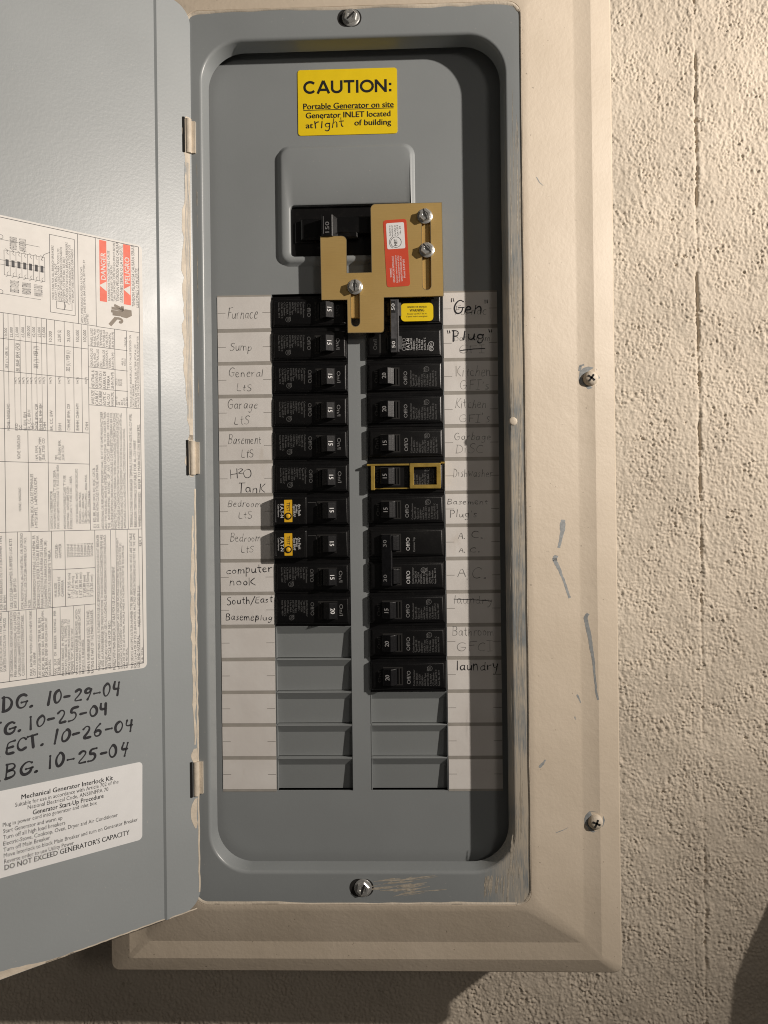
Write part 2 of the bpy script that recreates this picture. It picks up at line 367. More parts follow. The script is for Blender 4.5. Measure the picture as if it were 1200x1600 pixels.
# ------------------------------------------------------------------ handwriting (single strokes)
G = {
 'A': (7, '0,0 3.5,10 7,0;1.2,3.6 5.8,3.6'), 'B': (6.5, '0.5,0 0.6,10;0.3,9.8 4,10 5.6,8 4.5,5.8 1,5.3;1,5.3 5,5 6.2,2.6 4.6,0.4 0.3,0'),
 'C': (6.5, '6.2,8.3 4.5,10 2,9 0.3,5.5 1,1.8 3.5,0 6.4,1.3'), 'D': (6.8, '0.8,0 0.8,10;0,9.8 3.6,9.6 6.5,6.4 6,2.4 3.4,0.2 0.2,0'),
 'E': (5.5, '5.3,10 0.5,9.8 0.4,5 0.4,0 5.4,0.2;0.5,5 4.5,5.2'), 'F': (6, '1.4,0 1,5 0.8,10;0,9.3 6.2,10;0.9,5.3 4.6,5.7'),
 'G': (7.5, '6.4,8.6 4.6,10 1.8,9 0.2,5.4 1.2,1.4 4,0 6.6,1.4 7,4.4;3.6,4.4 7.4,4.6'), 'H': (6.5, '0.4,10 0.6,0;6,10 6.2,0;0.4,4.8 6.2,5.2'),
 'I': (4.5, '0,10 4.5,10;2.2,10 2.2,0;0,0 4.5,0'), 'K': (6.5, '0.6,10 0.6,0;6,10 0.8,4.4 6.4,0'), 'L': (5.5, '0.8,10 0.6,4 0.5,0 5.5,0.4'),
 'M': (8, '0.4,0 1,10 4,3 7,10 7.6,0'), 'N': (6.8, '0.5,0 0.6,10 6,0 6.2,10'), 'O': (7.2, '4,10 1.2,8.6 0.2,5 1.4,1 4,0 6.6,1.8 7,5.6 5.8,9.2 3.6,10'),
 'P': (6, '0.8,-0.4 0.8,10;0,9.6 4,10 5.8,7.8 4.6,5.2 1,4.6'), 'R': (6.2, '0.8,0 0.8,10;0,9.6 4,10 5.6,7.8 4.2,5.4 1,5;2.6,5 6,0'),
 'S': (6, '5.6,8.8 3.6,10 1,9 0.6,7 2.6,5.4 5,4.2 5.6,2.2 4,0.2 1.6,0 0,1.2'), 'T': (6.8, '0,9.7 6.8,10;3.3,9.8 3.2,0'),
 'a': (5.6, '4.6,5.2 2.6,6 0.6,4.4 0.4,1.6 2.2,0.1 4.2,1.6 4.7,5.4;4.7,5.4 4.6,1.4 5.6,0.2'), 'b': (5.4, '0.7,10 0.7,0.2;0.7,3.6 2.4,5.8 4.6,4.8 5,2 3.4,0.1 0.8,0.8'),
 'c': (5, '4.7,4.8 2.8,6 0.8,4.8 0.4,2 2.2,0 4.9,1'), 'd': (5.8, '4.6,4.8 2.4,6 0.6,4 0.5,1.4 2.2,0 4.4,1.6;4.8,10 4.6,1.4 5.6,0.1'),
 'e': (5.2, '0.6,3.2 4.6,3.6 4,5.6 2,6 0.5,4 0.6,1.4 2.4,0 5,1'), 'f': (4, '4,9.4 2.6,10 1.6,8 1.5,0;0.2,5.6 3.6,5.8'),
 'g': (5.4, '4.6,5.2 2.4,6 0.6,4.4 0.8,1.8 2.6,0.8 4.4,2.2 4.7,5.6;4.7,5.6 4.8,0 4,-3.4 2,-4 0.6,-2.6'), 'h': (5.2, '0.6,10 0.6,0;0.6,3.4 2.6,5.8 4.3,4.6 4.6,0.1'),
 'i': (2, '0.9,6 0.9,0.2;0.9,8.4 1.1,8'), 'j': (3, '1.8,6 1.8,-2.6 0,-3.6;1.8,8.4 2,8'), 'k': (5.2, '0.6,10 0.6,0;4.6,6 0.8,2.8 5.2,0'),
 'l': (2, '0.9,10 0.9,0.1'), 'm': (8, '0.5,6 0.5,0;0.5,3.6 2.4,5.8 3.8,4.8 3.9,0.2;3.9,3.6 5.8,5.8 7.2,4.6 7.6,0'),
 'n': (5.4, '0.6,6 0.6,0;0.6,3.6 2.6,5.9 4.4,4.8 4.8,0'), 'o': (5, '2.6,6 0.8,4.8 0.4,2.2 2.2,0 4.4,1.4 4.7,4 2.8,6'),
 'p': (5.2, '0.7,6 0.6,-4;0.7,3.8 2.6,6 4.6,4.6 4.6,1.6 2.6,0 0.7,1.2'), 'r': (4.2, '0.7,6 0.7,0;0.7,3.4 2,5.6 4.2,5.6'),
 's': (4.4, '4,5.2 2.2,6 0.8,4.8 2,3.4 3.8,2 3,0.2 0.4,0.4'), 't': (4.4, '2,9 2,1 4,0.1;0.2,5.8 4.2,6'), 'u': (5.4, '0.5,6 0.6,1.4 2.4,0 4.4,1.6 4.7,6;4.7,6 4.7,1 5.4,0'),
 'w': (7, '0.2,6 1.8,0 3.5,4.6 5.2,0 6.8,6'), 'y': (5.2, '0.4,6 1,3 2.6,2.2 4.4,3.6;4.8,6 4.4,0 3,-3.8 1,-3.6'),
 '0': (6, '3.2,9.6 1,8 0.3,4.6 1.6,0.8 3.6,0.4 5.6,3 5.6,7 3.6,9.8 2.6,9.4'), '1': (2.4, '1.2,10 1,0'), '2': (6, '0.4,8 2.4,10 5,8.8 4.6,5.6 0.4,0.2 6,0.6'),
 '4': (6, '1.2,10 0.4,5 5,5.2;4.6,9.6 4.4,0'), '5': (6, '5.8,10 1.4,9.8 0.8,6 4,6.4 5.4,3.6 4,0.6 0.4,0.4'), '6': (6, '4.6,10 1.6,7 0.4,3 2,0.2 4.8,0.8 5.4,3.4 3.2,5.2 0.8,3.6'),
 '9': (6, '5,8.6 2.6,10 0.6,8 1.4,5.6 4,5.8 5.2,8.6;5.2,8.6 5,4 3.6,0'), '.': (2.4, '0.5,0.1 1.4,1.0 1.5,0.1 0.6,0.9 0.4,0.3'), '-': (5.4, '0.6,4.6 4.8,5'), '/': (5, '0,-3 5,11'),
 "'": (2, '1.2,10.4 0.6,8'), '"': (4, '0.8,10.6 1.4,8.2;2.6,10.8 3.2,8.4'), ' ': (4, ''),
}
def chaikin(p, n=2):
    for _ in range(n):
        if len(p) < 3: return p
        q = [p[0]]
        for a, b in zip(p, p[1:]):
            q += [(a[0] * .75 + b[0] * .25, a[1] * .75 + b[1] * .25), (a[0] * .25 + b[0] * .75, a[1] * .25 + b[1] * .75)]
        p = q + [p[-1]]
    return p
def hand(mb, txt, x0, z0, x1, z1, cap, w, o, slant=0.08, jit=0.5, gap=1.6, rnd=None):
    """write txt from baseline (x0,z0) to (x1,z1), mm"""
    rnd = rnd or random
    tot = sum(G[c][0] + gap for c in txt) - gap
    L = math.hypot(x1 - x0, z1 - z0); ux, uz = (x1 - x0) / L, (z1 - z0) / L
    sx = L / tot; sy = cap / 10; cur = 0
    for c in txt:
        wd, st = G[c]
        jy = rnd.uniform(-.5, .5) * jit * 1.4; js = 1 + rnd.uniform(-.12, .12) * jit / .35; rs = rnd.uniform(-.12, .12)
        for s_ in st.split(';'):
            if not s_: continue
            pts = [tuple(map(float, q.split(','))) for q in s_.split()]
            pts = [(a + rnd.uniform(-jit, jit) * .6, b * js + jy + rnd.uniform(-jit, jit) * .6) for a, b in pts]
            pts = chaikin(pts)
            out = []
            for a, b in pts:
                p, q = (cur + a) * sx + (slant + rs) * b * sy, b * sy
                out.append((x0 + p * ux - q * uz, z0 + p * uz + q * ux))
            ph = rnd.uniform(0, 6)
            mb.ribbon(out, w, o, lambda t: 0.82 + 0.32 * math.sin(ph + t * 5))
            if w > 0.55:
                mb.disc(*out[0], w * .46, o + .004); mb.disc(*out[-1], w * .46, o + .007)
        cur += wd + gap

# ================================================================== THE SETTING: concrete wall
def build_wall():
    st = 0.66
    xs = np.arange(-340, 430 + st, st); zs = np.arange(-530, 490 + st, st)
    nx, nz = len(xs), len(zs)
    rng = np.random.default_rng(3)
    fx = np.fft.fftfreq(nx, st)[:, None]; fz = np.fft.rfftfreq(nz, st)[None, :]
    fr = np.sqrt(fx ** 2 + fz ** 2)
    def band(lam, width=0.5, ax=1.0):
        f_ = np.sqrt((fx * ax) ** 2 + fz ** 2)
        H = np.exp(-(np.log(np.maximum(f_, 1e-5) * lam) / width) ** 2)
        a = np.fft.irfft2(np.fft.rfft2(rng.standard_normal((nx, nz))) * H, s=(nx, nz))
        return a / a.std()
    X, Z = np.meshgrid(xs, zs, indexing='ij')
    rough_mask = np.clip(0.80 + 0.36 * np.tanh(band(60, 0.7)), .35, 1.25)
    b1 = band(2.3, 0.4); b2 = band(4.0, 0.45); b3 = band(8.5, .5, .7); sel = np.clip(.5 + .6 * band(16, .6), 0, 1)
    h = (0.12 * b1 + 0.20 * (b2 - .3 * np.abs(b2)) * (.45 + .75 * sel) + 0.24 * b3 * (1.1 - .7 * sel)) * rough_mask + 0.10 * band(18, 0.5, .6) + 0.10 * band(34, 0.6) + 0.4 * band(90, 0.5)
    fine = b1; h += 0.06 * np.maximum(b2, 0) ** 2
    # form seam: an irregular vertical line with a slight step
    sx = 293.2 + 0.45 * np.interp(zs, np.linspace(-530, 490, 60), rng.standard_normal(60)) + 0.22 * np.interp(zs, np.linspace(-530, 490, 420), rng.standard_normal(420))
    dx = X - sx[None, :]
    amp = np.clip(np.interp(zs, np.linspace(-530, 490, 70), rng.uniform(0.0, 1.5, 70)) + np.interp(zs, np.linspace(-530, 490, 400), rng.normal(0, .2, 400)), 0.12, 1.3)
    up = np.where(zs > -60, 1.0, 0.6)
    h -= (2.3 * amp * up)[None, :] * np.exp(-(dx / (0.8 + .5 * amp)[None, :]) ** 2)
    lump = np.interp(zs, np.linspace(-530, 490, 130), np.maximum(rng.standard_normal(130), 0))
    h += (0.7 * lump)[None, :] * np.exp(-((dx - 3) / 2.2) ** 2)
    h += 0.35 * np.tanh(dx / 2.0) * -1
    h -= 0.5 * np.exp(-((dx + 9) / 0.8) ** 2) * (zs < -60)[None, :] * np.clip(amp, 0, 1)[None, :]
    # bug holes
    def pit(px, pz, r, d, ex=1.0):
        i0, i1 = np.searchsorted(xs, [px - 5 * r * ex, px + 5 * r * ex]); k0, k1 = np.searchsorted(zs, [pz - 5 * r, pz + 5 * r])
        if i1 <= i0 or k1 <= k0: return
        q = ((X[i0:i1, k0:k1] - px) / ex) ** 2 + (Z[i0:i1, k0:k1] - pz) ** 2
        q = q * (1 + 0.35 * fine[i0:i1, k0:k1])
        h[i0:i1, k0:k1] -= d * np.exp(-np.maximum(q, 0) / r ** 2) - 0.22 * d * np.exp(-np.maximum(q, 0) / (2.2 * r) ** 2)
    for px, py, r, d in ((1088, 187, 1.9, 3.2), (1078, 180, 1.3, 1.6), (1020, 349, 1.3, 1.8), (1016, 343, .9, 1.2), (1068, 400, 1.5, 2.6), (1056, 415, 1.3, 2.4),
                         (1163, 425, .9, 1.8), (1190, 203, 1, 1.8), (1003, 686, 1.5, 2.2), (1016, 662, 1, 1.4), (1070, 661, 1, 1.5), (1060, 739, 1, 1.6), (1145, 801, 1.8, 2.3), (1152, 803, 1.2, 1.5),
                         (1137, 879, 1.5, 1.7), (1122, 669, 1, 1.5), (1090, 1047, 1.3, 2.2), (1115, 1103, 1.8, 1.8), (1122, 1106, 1.3, 1.6), (1165, 1153, 1.1, 1.7), (1035, 1236, 1.5, 1.6),
                         (1030, 1303, 1.2, 1.6), (1046, 1301, 1.2, 1.6), (973, 1068, 1.1, 1.6), (1160, 1025, 1, 1.6), (1127, 1013, .8, 1.5), (1097, 1285, 2.6, 1.5), (1095, 1330, 2.4, 1.4)):
        a, b = P(px, py, WALL); pit(a, b, r, d, 1.2)
    for _ in range(45):
        zz_ = rng.uniform(-525, 485); pit(293.2 + rng.normal(0, 1.3), zz_, rng.uniform(.5, 1.3), rng.uniform(.5, 1.8), rng.uniform(.6, 1.3))
    for _ in range(320):
        pit(rng.uniform(-340, 425), rng.uniform(-525, 485), rng.uniform(0.5, 0.95), rng.uniform(0.7, 1.7), rng.uniform(.8, 1.5))
    keep = ~((X[:-1, :-1] < 150) & (Z[:-1, :-1] > -300))
    idx = np.arange(nx * nz).reshape(nx, nz)
    quads = np.stack([idx[:-1, :-1], idx[1:, :-1], idx[1:, 1:], idx[:-1, 1:]], -1)[keep]
    used = np.unique(quads); mp = np.full(nx * nz, -1); mp[used] = np.arange(len(used)); quads = mp[quads]
    co = np.stack([X.ravel(), -(WALL + h).ravel(), Z.ravel()], 1)[used] * MM
    # coarse remainder of the wall, butted on
    ext = []
    big = [(-1500, -340, -1100, 1500), (430, 1500, -1100, 1500), (-340, 430, -1100, -530), (-340, 430, 490, 1500), (-340, 150, -300, 490)]
    cv = []; cf = []; n0 = len(co)
    for x0, x1, z0, z1 in big:
        k = n0 + len(cv); cv += [(x0 * MM, -WALL * MM, z0 * MM), (x1 * MM, -WALL * MM, z0 * MM), (x1 * MM, -WALL * MM, z1 * MM), (x0 * MM, -WALL * MM, z1 * MM)]
        cf.append((k, k + 1, k + 2, k + 3))
    co = np.vstack([co, np.array(cv)]); quads = np.vstack([quads, np.array(cf)])
    me = bpy.data.meshes.new('wall'); me.vertices.add(len(co)); me.vertices.foreach_set('co', co.ravel().astype(np.float32))
    me.loops.add(quads.size); me.loops.foreach_set('vertex_index', quads.ravel().astype(np.int32))
    me.polygons.add(len(quads)); me.polygons.foreach_set('loop_start', np.arange(0, quads.size, 4, dtype=np.int32))
    me.polygons.foreach_set('use_smooth', np.ones(len(quads), dtype=bool))
    me.update(calc_edges=True); me.materials.append(MATS['painted_concrete']); me.materials.append(MATS['painted_concrete_outer'])
    for p_ in list(me.polygons)[-5:]: p_.material_index = 1
    o = bpy.data.objects.new('wall', me); scene.collection.objects.link(o)
    tag(o, 'rough beige painted concrete wall with a vertical form seam', kind='structure')
build_wall()

# ================================================================== THE PANEL
panel = empty('electrical_panel', (0, -339, WALL))
tag(panel, 'grey and beige electrical panel with its door swung open, on concrete wall', 'electrical panel')
def part(mb, name, mat, smooth=False, parent=None, loc=None, rot=None):
    o = mb.build(name, mat, None, smooth, loc, rot)
    par = parent or panel
    bpy.context.view_layer.update()
    o.parent = par; o.matrix_parent_inverse = par.matrix_world.inverted()
    return o

mb = MB(); q = lambda x, zb, zt, o: [(-x, zb, o), (x, zb, o), (x, zt, o), (-x, zt, o)]
mb.loft([q(187, -331, 438, WALL + 1.5), q(187, -331, 438, 4), q(185.4, -329.4, 436.4, 4), q(185.4, -329.4, 436.4, WALL + 3.2)]); part(mb, 'enclosure_box', 'box_steel')

# beige cover: pressed steel with stepped slopes
TRIM = [(195, -339.3, 446, 6, 1.0), (195, -339.3, 446, 6, 4.6), (194, -338.3, 445, 5.5, 5.6), (180, -327.5, 434, 3.5, 10.2), (178.5, -326.3, 433, 3.5, 10.6),
        (166.5, -313.2, 420, 4, 10.8), (164.5, -311.5, 418, 5, 11.3), (130, -285.5, 391.5, 9, 20.0), (127.5, -283, 389, 10, 20.5), (125.2, -280.4, 386.8, 10, 20.6), (124.6, -279.8, 386.2, 10, 19.6)]
def trim_out(x, z):
    a = abs(x)
    prof = [(t[0], t[4]) for t in TRIM]
    zb = [(-t[1], t[4]) for t in TRIM]
    def ev(pr, q):
        for (u0, o0), (u1, o1) in zip(pr, pr[1:]):
            if u1 <= q <= u0: return o1 + (o0 - o1) * (q - u1) / max(u0 - u1, 1e-6)
        return 20.6 if q < pr[-1][0] else 4.6
    return min(ev(prof, a), ev(zb, -z) if z < 0 else 99)
mb = MB()
def ring(x, zb, zt, r, o, n=12): return rrect(-x, x, zb, zt, r, n, o)
mb.loft([ring(*t) for t in TRIM], cap1=False)
# hand-painted bead where the door masked the grey
part(mb, 'cover_trim', 'beige_paint', smooth=13)

# grey rim that the door closes on
mb = MB(); rings = [rrect(-124.6, 124.6, -279.8, 386.2, 10, 14, 20.0)]
for k in range(7):
    a = math.radians(80 * k / 6); ins = 2.6 * math.sin(a); dep = 2.6 * (1 - math.cos(a))
    x = 114.8 - ins
    rings.append(rrect(-x, x, -258.2 + ins, 366.2 - ins, 32 - ins, 14, 20.0 - dep))
rings.append(rrect(-110.8, 110.8, -254.2, 362.2, 28, 14, 7)); rings.append(rrect(-112.0, 112.0, -255.4, 363.4, 29, 14, 7)); rings.append(rrect(-113.4, 113.4, -256.8, 364.8, 30, 14, 17))
mb.loft(rings, cap1=False); part(mb, 'rim', 'rim_enamel', smooth=40)
# wandering beige bead along the rim's outer edge
def wob(pts, amp, seed):
    r = random.Random(seed); out = []
    for (x, z) in pts: out.append((x + r.uniform(-amp, amp), z + r.uniform(-amp, amp)))
    return out
edge = rrect(-124.4, 124.4, -279.6, 386, 10, 10)
dense = []
for a, b in zip(edge, edge[1:] + edge[:1]):
    n = max(1, int(math.hypot(b[0] - a[0], b[1] - a[1]) / 4))
    dense += [(a[0] + (b[0] - a[0]) * i / n, a[1] + (b[1] - a[1]) * i / n) for i in range(n)]
dense.append(dense[0])
mb = MB(); n = len(dense); r5 = random.Random(9)
def smooth_noise(n, step, r):
    k = [r.uniform(-1, 1) for _ in range(n // step + 3)]
    return [k[i // step] + (k[i // step + 1] - k[i // step]) * ((1 - math.cos(math.pi * (i % step) / step)) / 2) for i in range(n)]
s1, s2, s3 = smooth_noise(n, 9, r5), smooth_noise(n, 3, r5), smooth_noise(n, 14, r5)
pr = [(x + .22 * s1[i] + .08 * s2[i], z + .3 * s3[i] + .1 * s2[i - 3]) for i, (x, z) in enumerate(dense)]
lo = []
for i, (x, z) in enumerate(pr):
    a, b = pr[i - 1], pr[(i + 1) % n]; dx, dz = b[0] - a[0], b[1] - a[1]; l = math.hypot(dx, dz) or 1
    nx, nz = dz / l, -dx / l; w = (0.75 + .45 * s1[i - 5] + .25 * s2[i]) * (1.7 if z < -270 or z > 380 else .8)
    lo.append([(x + nx * 1.0, z + nz * 1.0, 20.1), (x + nx * .4, z + nz * .4, 20.75), (x - nx * w * .6, z - nz * w * .6, 20.45), (x - nx * w, z - nz * w, 20.02)])
for i in range(n - 1): mb.add(lo[i] + lo[i + 1], [(0, 4, 5, 1), (1, 5, 6, 2), (2, 6, 7, 3)])
part(mb, 'paint_bead', 'old_paint_bead', smooth=60)

# dead front with its openings
ROW = lambda i: 177.8 - 25.4 * i
COL = (7.2, 65.6)
mb = MB()
outer = rrect(-119, 119, -264, 372, 20, 8)
holes = [[(-COL[1], ROW(15)), (-COL[0], ROW(15)), (-COL[0], ROW(0) + 2.2), (-COL[1], ROW(0) + 2.2)],
         [(COL[0], ROW(15)), (COL[1], ROW(15)), (COL[1], ROW(0) + 2.2), (COL[0], ROW(0) + 2.2)],
         [(-51, 207.2), (42.6, 207.2), (42.6, 248.2), (-51, 248.2)]]
mb.poly(outer, holes, -1.6, 0.0)
dead = part(mb, 'dead_front', 'grey_enamel')
mb = MB(); mb.box(-100, 100, -220, 340, -40, -38); part(mb, 'panel_interior', 'dark_gap')
# raised surround of the main breaker
mb = MB(); rings = []
for ins, o in ((0, 0.02), (0.8, 0.5), (2.2, 2.2), (3.0, 2.9), (4.2, 3.2)):
    rings.append(rrect(-60 + ins, 46 - ins, 201 + ins, 294 - ins, 9 - ins * .6, 8, o))
rings.append(rrect(-51.2, 42.8, 206.9, 248.4, 4.2, 8, 3.2)); rings.append(rrect(-50.2, 41.8, 207.9, 247.4, 3.4, 8, 2.4)); rings.append(rrect(-50.2, 41.8, 207.9, 247.4, 3.4, 8, -2))
mb.loft(rings, cap1=False); part(mb, 'main_breaker_surround', 'grey_enamel', smooth=40)

# blank filler plates, each a shelving twist-out
def filler():
    mb = MB(); x0, x1 = -COL[1] + 0.3, -COL[0] - 0.3
    secs = [(0, 0.0, 0.0), (-0.5, 0.35, 0.0), (-6.3, -3.1, 0.0), (-24.3, -4.6, 0.0)]
    # pan: leans inward toward its foot
    mb.loft([[(x0, z, o), (x1, z, o)] for z, o, _ in secs], closed=False, cap1=False)
    mb.add([(x0, -24.3, -4.6), (x1, -24.3, -4.6), (x1, -24.9, -4.6), (x0, -24.9, -4.6)], [(0, 3, 2, 1)])
    # top lip facing up and both cheeks
    mb.add([(x0, 0, 0), (x1, 0, 0), (x1, 0, -6), (x0, 0, -6)], [(0, 1, 2, 3)])
    for x, s in ((x0, 1), (x1, -1)):
        vs = [(x, -0.5, 0.35), (x, -6.3, -3.1), (x, -24.9, -4.6), (x, -24.9, 0.05), (x, -0.5, 0.05)]
        mb.add(vs, [(0, 1, 2, 3) if s < 0 else (3, 2, 1, 0)])
    # thin turned edge along the left
    mb.box(x0 - .25, x0 + .35, -24.6, -0.6, -3, 0.25)
    return mb
proto = None
for col, rows in ((0, range(10, 15)), (1, range(12, 15))):
    for i in rows:
        if proto is None:
            proto = part(filler(), 'filler_plate', 'filler_grey', loc=(0, ROW(i), 0)); 
        else:
            o = proto.copy(); scene.collection.objects.link(o); o.location = Vector((0 if col == 0 else (COL[0] + COL[1]) * MM, 0, ROW(i) * MM))

# ---- screws
def screw_mb(r=5.2, h=3.2, cross=True, hexhead=False, washer=7.0):
    mb = MB()
    if washer: mb.lathe(0, 0, [(washer, 0), (washer, .5), (washer - .7, .9), (r * .9, 1.0)], 24)
    if hexhead:
        mb.lathe(0, 0, [(r, .9), (r, h - .6), (r * .86, h), (r * .5, h), (r * .45, h - .5)], 6, .3)
    else:
        mb.lathe(0, 0, [(r, 0), (r, .5), (r * .92, h * .55), (r * .7, h * .88), (r * .35, h), (0.01, h + .05)], 20)
    return mb
def slot_mb(r, h, ang, cross=False, w=.55):
    mb = MB()
    for a in ([ang, ang + math.pi / 2] if cross else [ang]):
        dx, dz = math.cos(a) * r, math.sin(a) * r
        mb.ribbon([(-dx, -dz), (0, 0), (dx, dz)], w * 2, h)
    return mb
def add_screw(name, mat, loc, r, h, ang, cross=False, hexhead=False, washer=0, parent=None, tilt=0.0, slotmat='dark_gap', slotr=.75):
    o = screw_mb(r, h, cross, hexhead, washer).build(name, mat, smooth=40)
    place(o, loc, (tilt, 0, 0)); 
    par = parent or panel
    bpy.context.view_layer.update()
    s = slot_mb(r * slotr, h + (.09 if not hexhead else .06), ang, cross, w=r * .13).build('drive_slot', slotmat); s.parent = o
    o.parent = par; o.matrix_parent_inverse = par.matrix_world.inverted()
    return o
for px, py, ang in ((923, 591, 2.5), (931, 1285, -0.4)):
    x, z = P(px, py, 12); oo = trim_out(x, z)
    mb = MB(); r8 = random.Random(px)
    mb.add([(x - .9 + 7.6 * (1 + r8.uniform(-.16, .16)) * math.cos(t * .4189), z + .6 + 7.8 * (1 + r8.uniform(-.16, .16)) * math.sin(t * .4189), trim_out(x + 7 * math.cos(t * .4189), z) + .08) for t in range(15)], [tuple(range(15))])
    part(mb, 'bare_patch', 'grey_scuff')
    add_screw('cover_screw', 'old_paint_bead', (x, z, oo - .2), 5.6, 4.0, ang, cross=True, slotr=.55)
for px, py, ang in ((547, 28, .75), (566, 1387, 1.25)):
    x, z = P(px, py, 20)
    mb = MB(); mb.poly(rrect(x - 9.5, x + 8.5, z - 6.6, z + 6.6, 6.5, 8), [], 19.5, 20.06); part(mb, 'screw_slot', 'dark_gap')
    add_screw('rim_screw', 'zinc', (x + .6, z, 20.05), 5.0, 3.0, ang, hexhead=True, washer=6.6)

# dry-brush streaks of beige left on the grey rim
mb = MB(); rs_ = random.Random(21)
def streak(a, b, w, n=9, wig=.18):
    (x0, z0), (x1, z1) = P(*a, 20), P(*b, 20)
    mb.ribbon([(x0 + (x1 - x0) * t / n + rs_.uniform(-wig, wig), z0 + (z1 - z0) * t / n + rs_.uniform(-wig, wig)) for t in range(n + 1)], w, 20.05 + rs_.random() * .06, lambda t: (math.sin(math.pi * min(.97, max(.03, t))) ** .5) * rs_.uniform(.35, 1.1))
for _ in range(34):
    x = rs_.uniform(758, 812); y = rs_.uniform(1345, 1385) if x < 795 else rs_.uniform(1290, 1370); streak((x, max(y, 1368 if x < 785 else 0)), (x - rs_.uniform(0, 5), y + rs_.uniform(14, 42) if x > 785 else 1371 + rs_.uniform(10, 32)), rs_.uniform(.5, 1.6), 9, .08)
for _ in range(26):
    y = rs_.uniform(1374, 1402); x = rs_.uniform(572, 640); streak((x, y), (x + rs_.uniform(15, 60), y - rs_.uniform(2, 9)), rs_.uniform(.5, 1.7), 8, .07)
for _ in range(46):
    y = rs_.uniform(120, 1250); x = rs_.uniform(797, 817) ; streak((x - (1250 - y) * .0, y), (x + rs_.uniform(-2, 2), y + rs_.uniform(40, 170)), rs_.uniform(.2, .75), 14)
for _ in range(10):
    y = rs_.uniform(250, 640); streak((307 + (y - 250) * .008, y), (308 + (y - 250) * .008, y + rs_.uniform(8, 40)), rs_.uniform(.3, .8), 8)
tag(part(mb, 'dry_brush_streak', 'thin_beige'), kind='stuff')

# beige nub on the right limb of the rim
x, z = P(802, 658, 21); mb = MB(); mb.lathe(x, z, [(3.2, 19.9), (3.0, 20.3), (2.2, 20.6), (1.1, 20.75), (.01, 20.8)], 10); part(mb, 'bumper_nub', 'old_paint_bead', smooth=50)

# ---- hinges
for z in (292, 53, -185.3):
    h = MB(); rings = []
    for k in range(7):
        zz = z - 12.6 + 25.2 * k / 6
        rings.append([(-122.4 + 2.5 * math.cos(t * math.pi / 6), zz, 22.6 + 2.5 * math.sin(t * math.pi / 6)) for t in range(12)])
    h.loft(rings, cap0=True); h.box(-122.5, -117.6, z - 11.8, z + 11.8, 19.6, 21.6)
    part(h, 'hinge', 'old_paint_bead', smooth=50)
    g = MB(); g.box(-127.0, -124.2, z - 13, z + 13, 21.0, 26.2); part(g, 'hinge_slot', 'dark_gap')

# ---- scuffs of grey primer showing through the beige
scuffs = [[(880, 812), (879, 830), (873, 856)], [(870, 868), (866, 872), (867, 876), (875, 892), (884, 914), (891, 935)],
          [(921, 960), (917, 966), (920, 980), (925, 1005), (929, 1030), (932, 1060), (934, 1085), (937, 1096)], [(903, 1087), (906, 1092), (909, 1100)],
          [(841, 1196), (847, 1190), (851, 1185)], [(907, 578), (909, 570), (915, 568)], [(899, 1121), (901, 1126)], [(837, 280), (842, 288), (848, 292)], [(868, 1300), (880, 1297), (888, 1294)]]
for k, sc in enumerate(scuffs):
    mb = MB()
    pts = [P(a, b, 15) for a, b in sc]; r = random.Random(k)
    fine = []
    for a, b in zip(pts, pts[1:]):
        fine += [(a[0] + (b[0] - a[0]) * t / 6 + r.uniform(-.18, .18), a[1] + (b[1] - a[1]) * t / 6) for t in range(6)]
    fine.append(pts[-1])
    w = (4.2, 3.4, 3.0, 1.5, 2.2, 2.2, .9, .8, .6)[k]
    mb.ribbon(chaikin(fine, 1), w, lambda x, z: trim_out(x, z) + .07, lambda t: (.55 + .45 * math.sin(math.pi * min(1, t * 1.3 + .12))) * r.uniform(.82, 1.1))
    part(mb, 'paint_scuff', 'grey_scuff')

# ================================================================== THE DOOR (part of the panel, open 140 degrees)
door_rot = (0, 0, DOOR_A); door_loc = (DOOR_X, 0, DOOR_O)
door_mb = MB()
ZB, ZT, DW = -282.0, 389.0, 246.0
FL = 25.0                                                    # hinge-side strip stands 1.2 mm proud of the pan
def doorloop(ins, r):
    return rrect(-DW + ins, -0.5 - ins, ZB + ins, ZT - ins, r - ins, 10)
def arc_strip():
    pts = [p for p in rrect(-DW, 0.6, ZB, ZT, 14, 10) if p[0] > -FL - .01]
    return pts
# body sheet with returned edge
loop = rrect(-DW, 0.6, ZB, ZT, 14, 10)
door_mb.poly(loop, [], -8.0, -1.2)
st = arc_strip(); lowpt = [(-FL, ZB), ] ; strip = [(-FL, ZB)] + st + [(-FL, ZT)]
strip2 = [(x if x > -FL + .01 else -FL, z) for x, z in strip]
door_mb.poly(strip2, [], -1.3, 0.0)
door_mb.add([(-FL, ZB, 0), (-FL, ZT, 0), (-FL - 1.6, ZT, -1.19), (-FL - 1.6, ZB, -1.19)], [(0, 1, 2, 3)])
door = part(door_mb, 'door', 'door_enamel', loc=door_loc, rot=door_rot)

def dpart(mb, name, mat, smooth=False):
    o = mb.build(name, mat, None, smooth); o.parent = door; return o
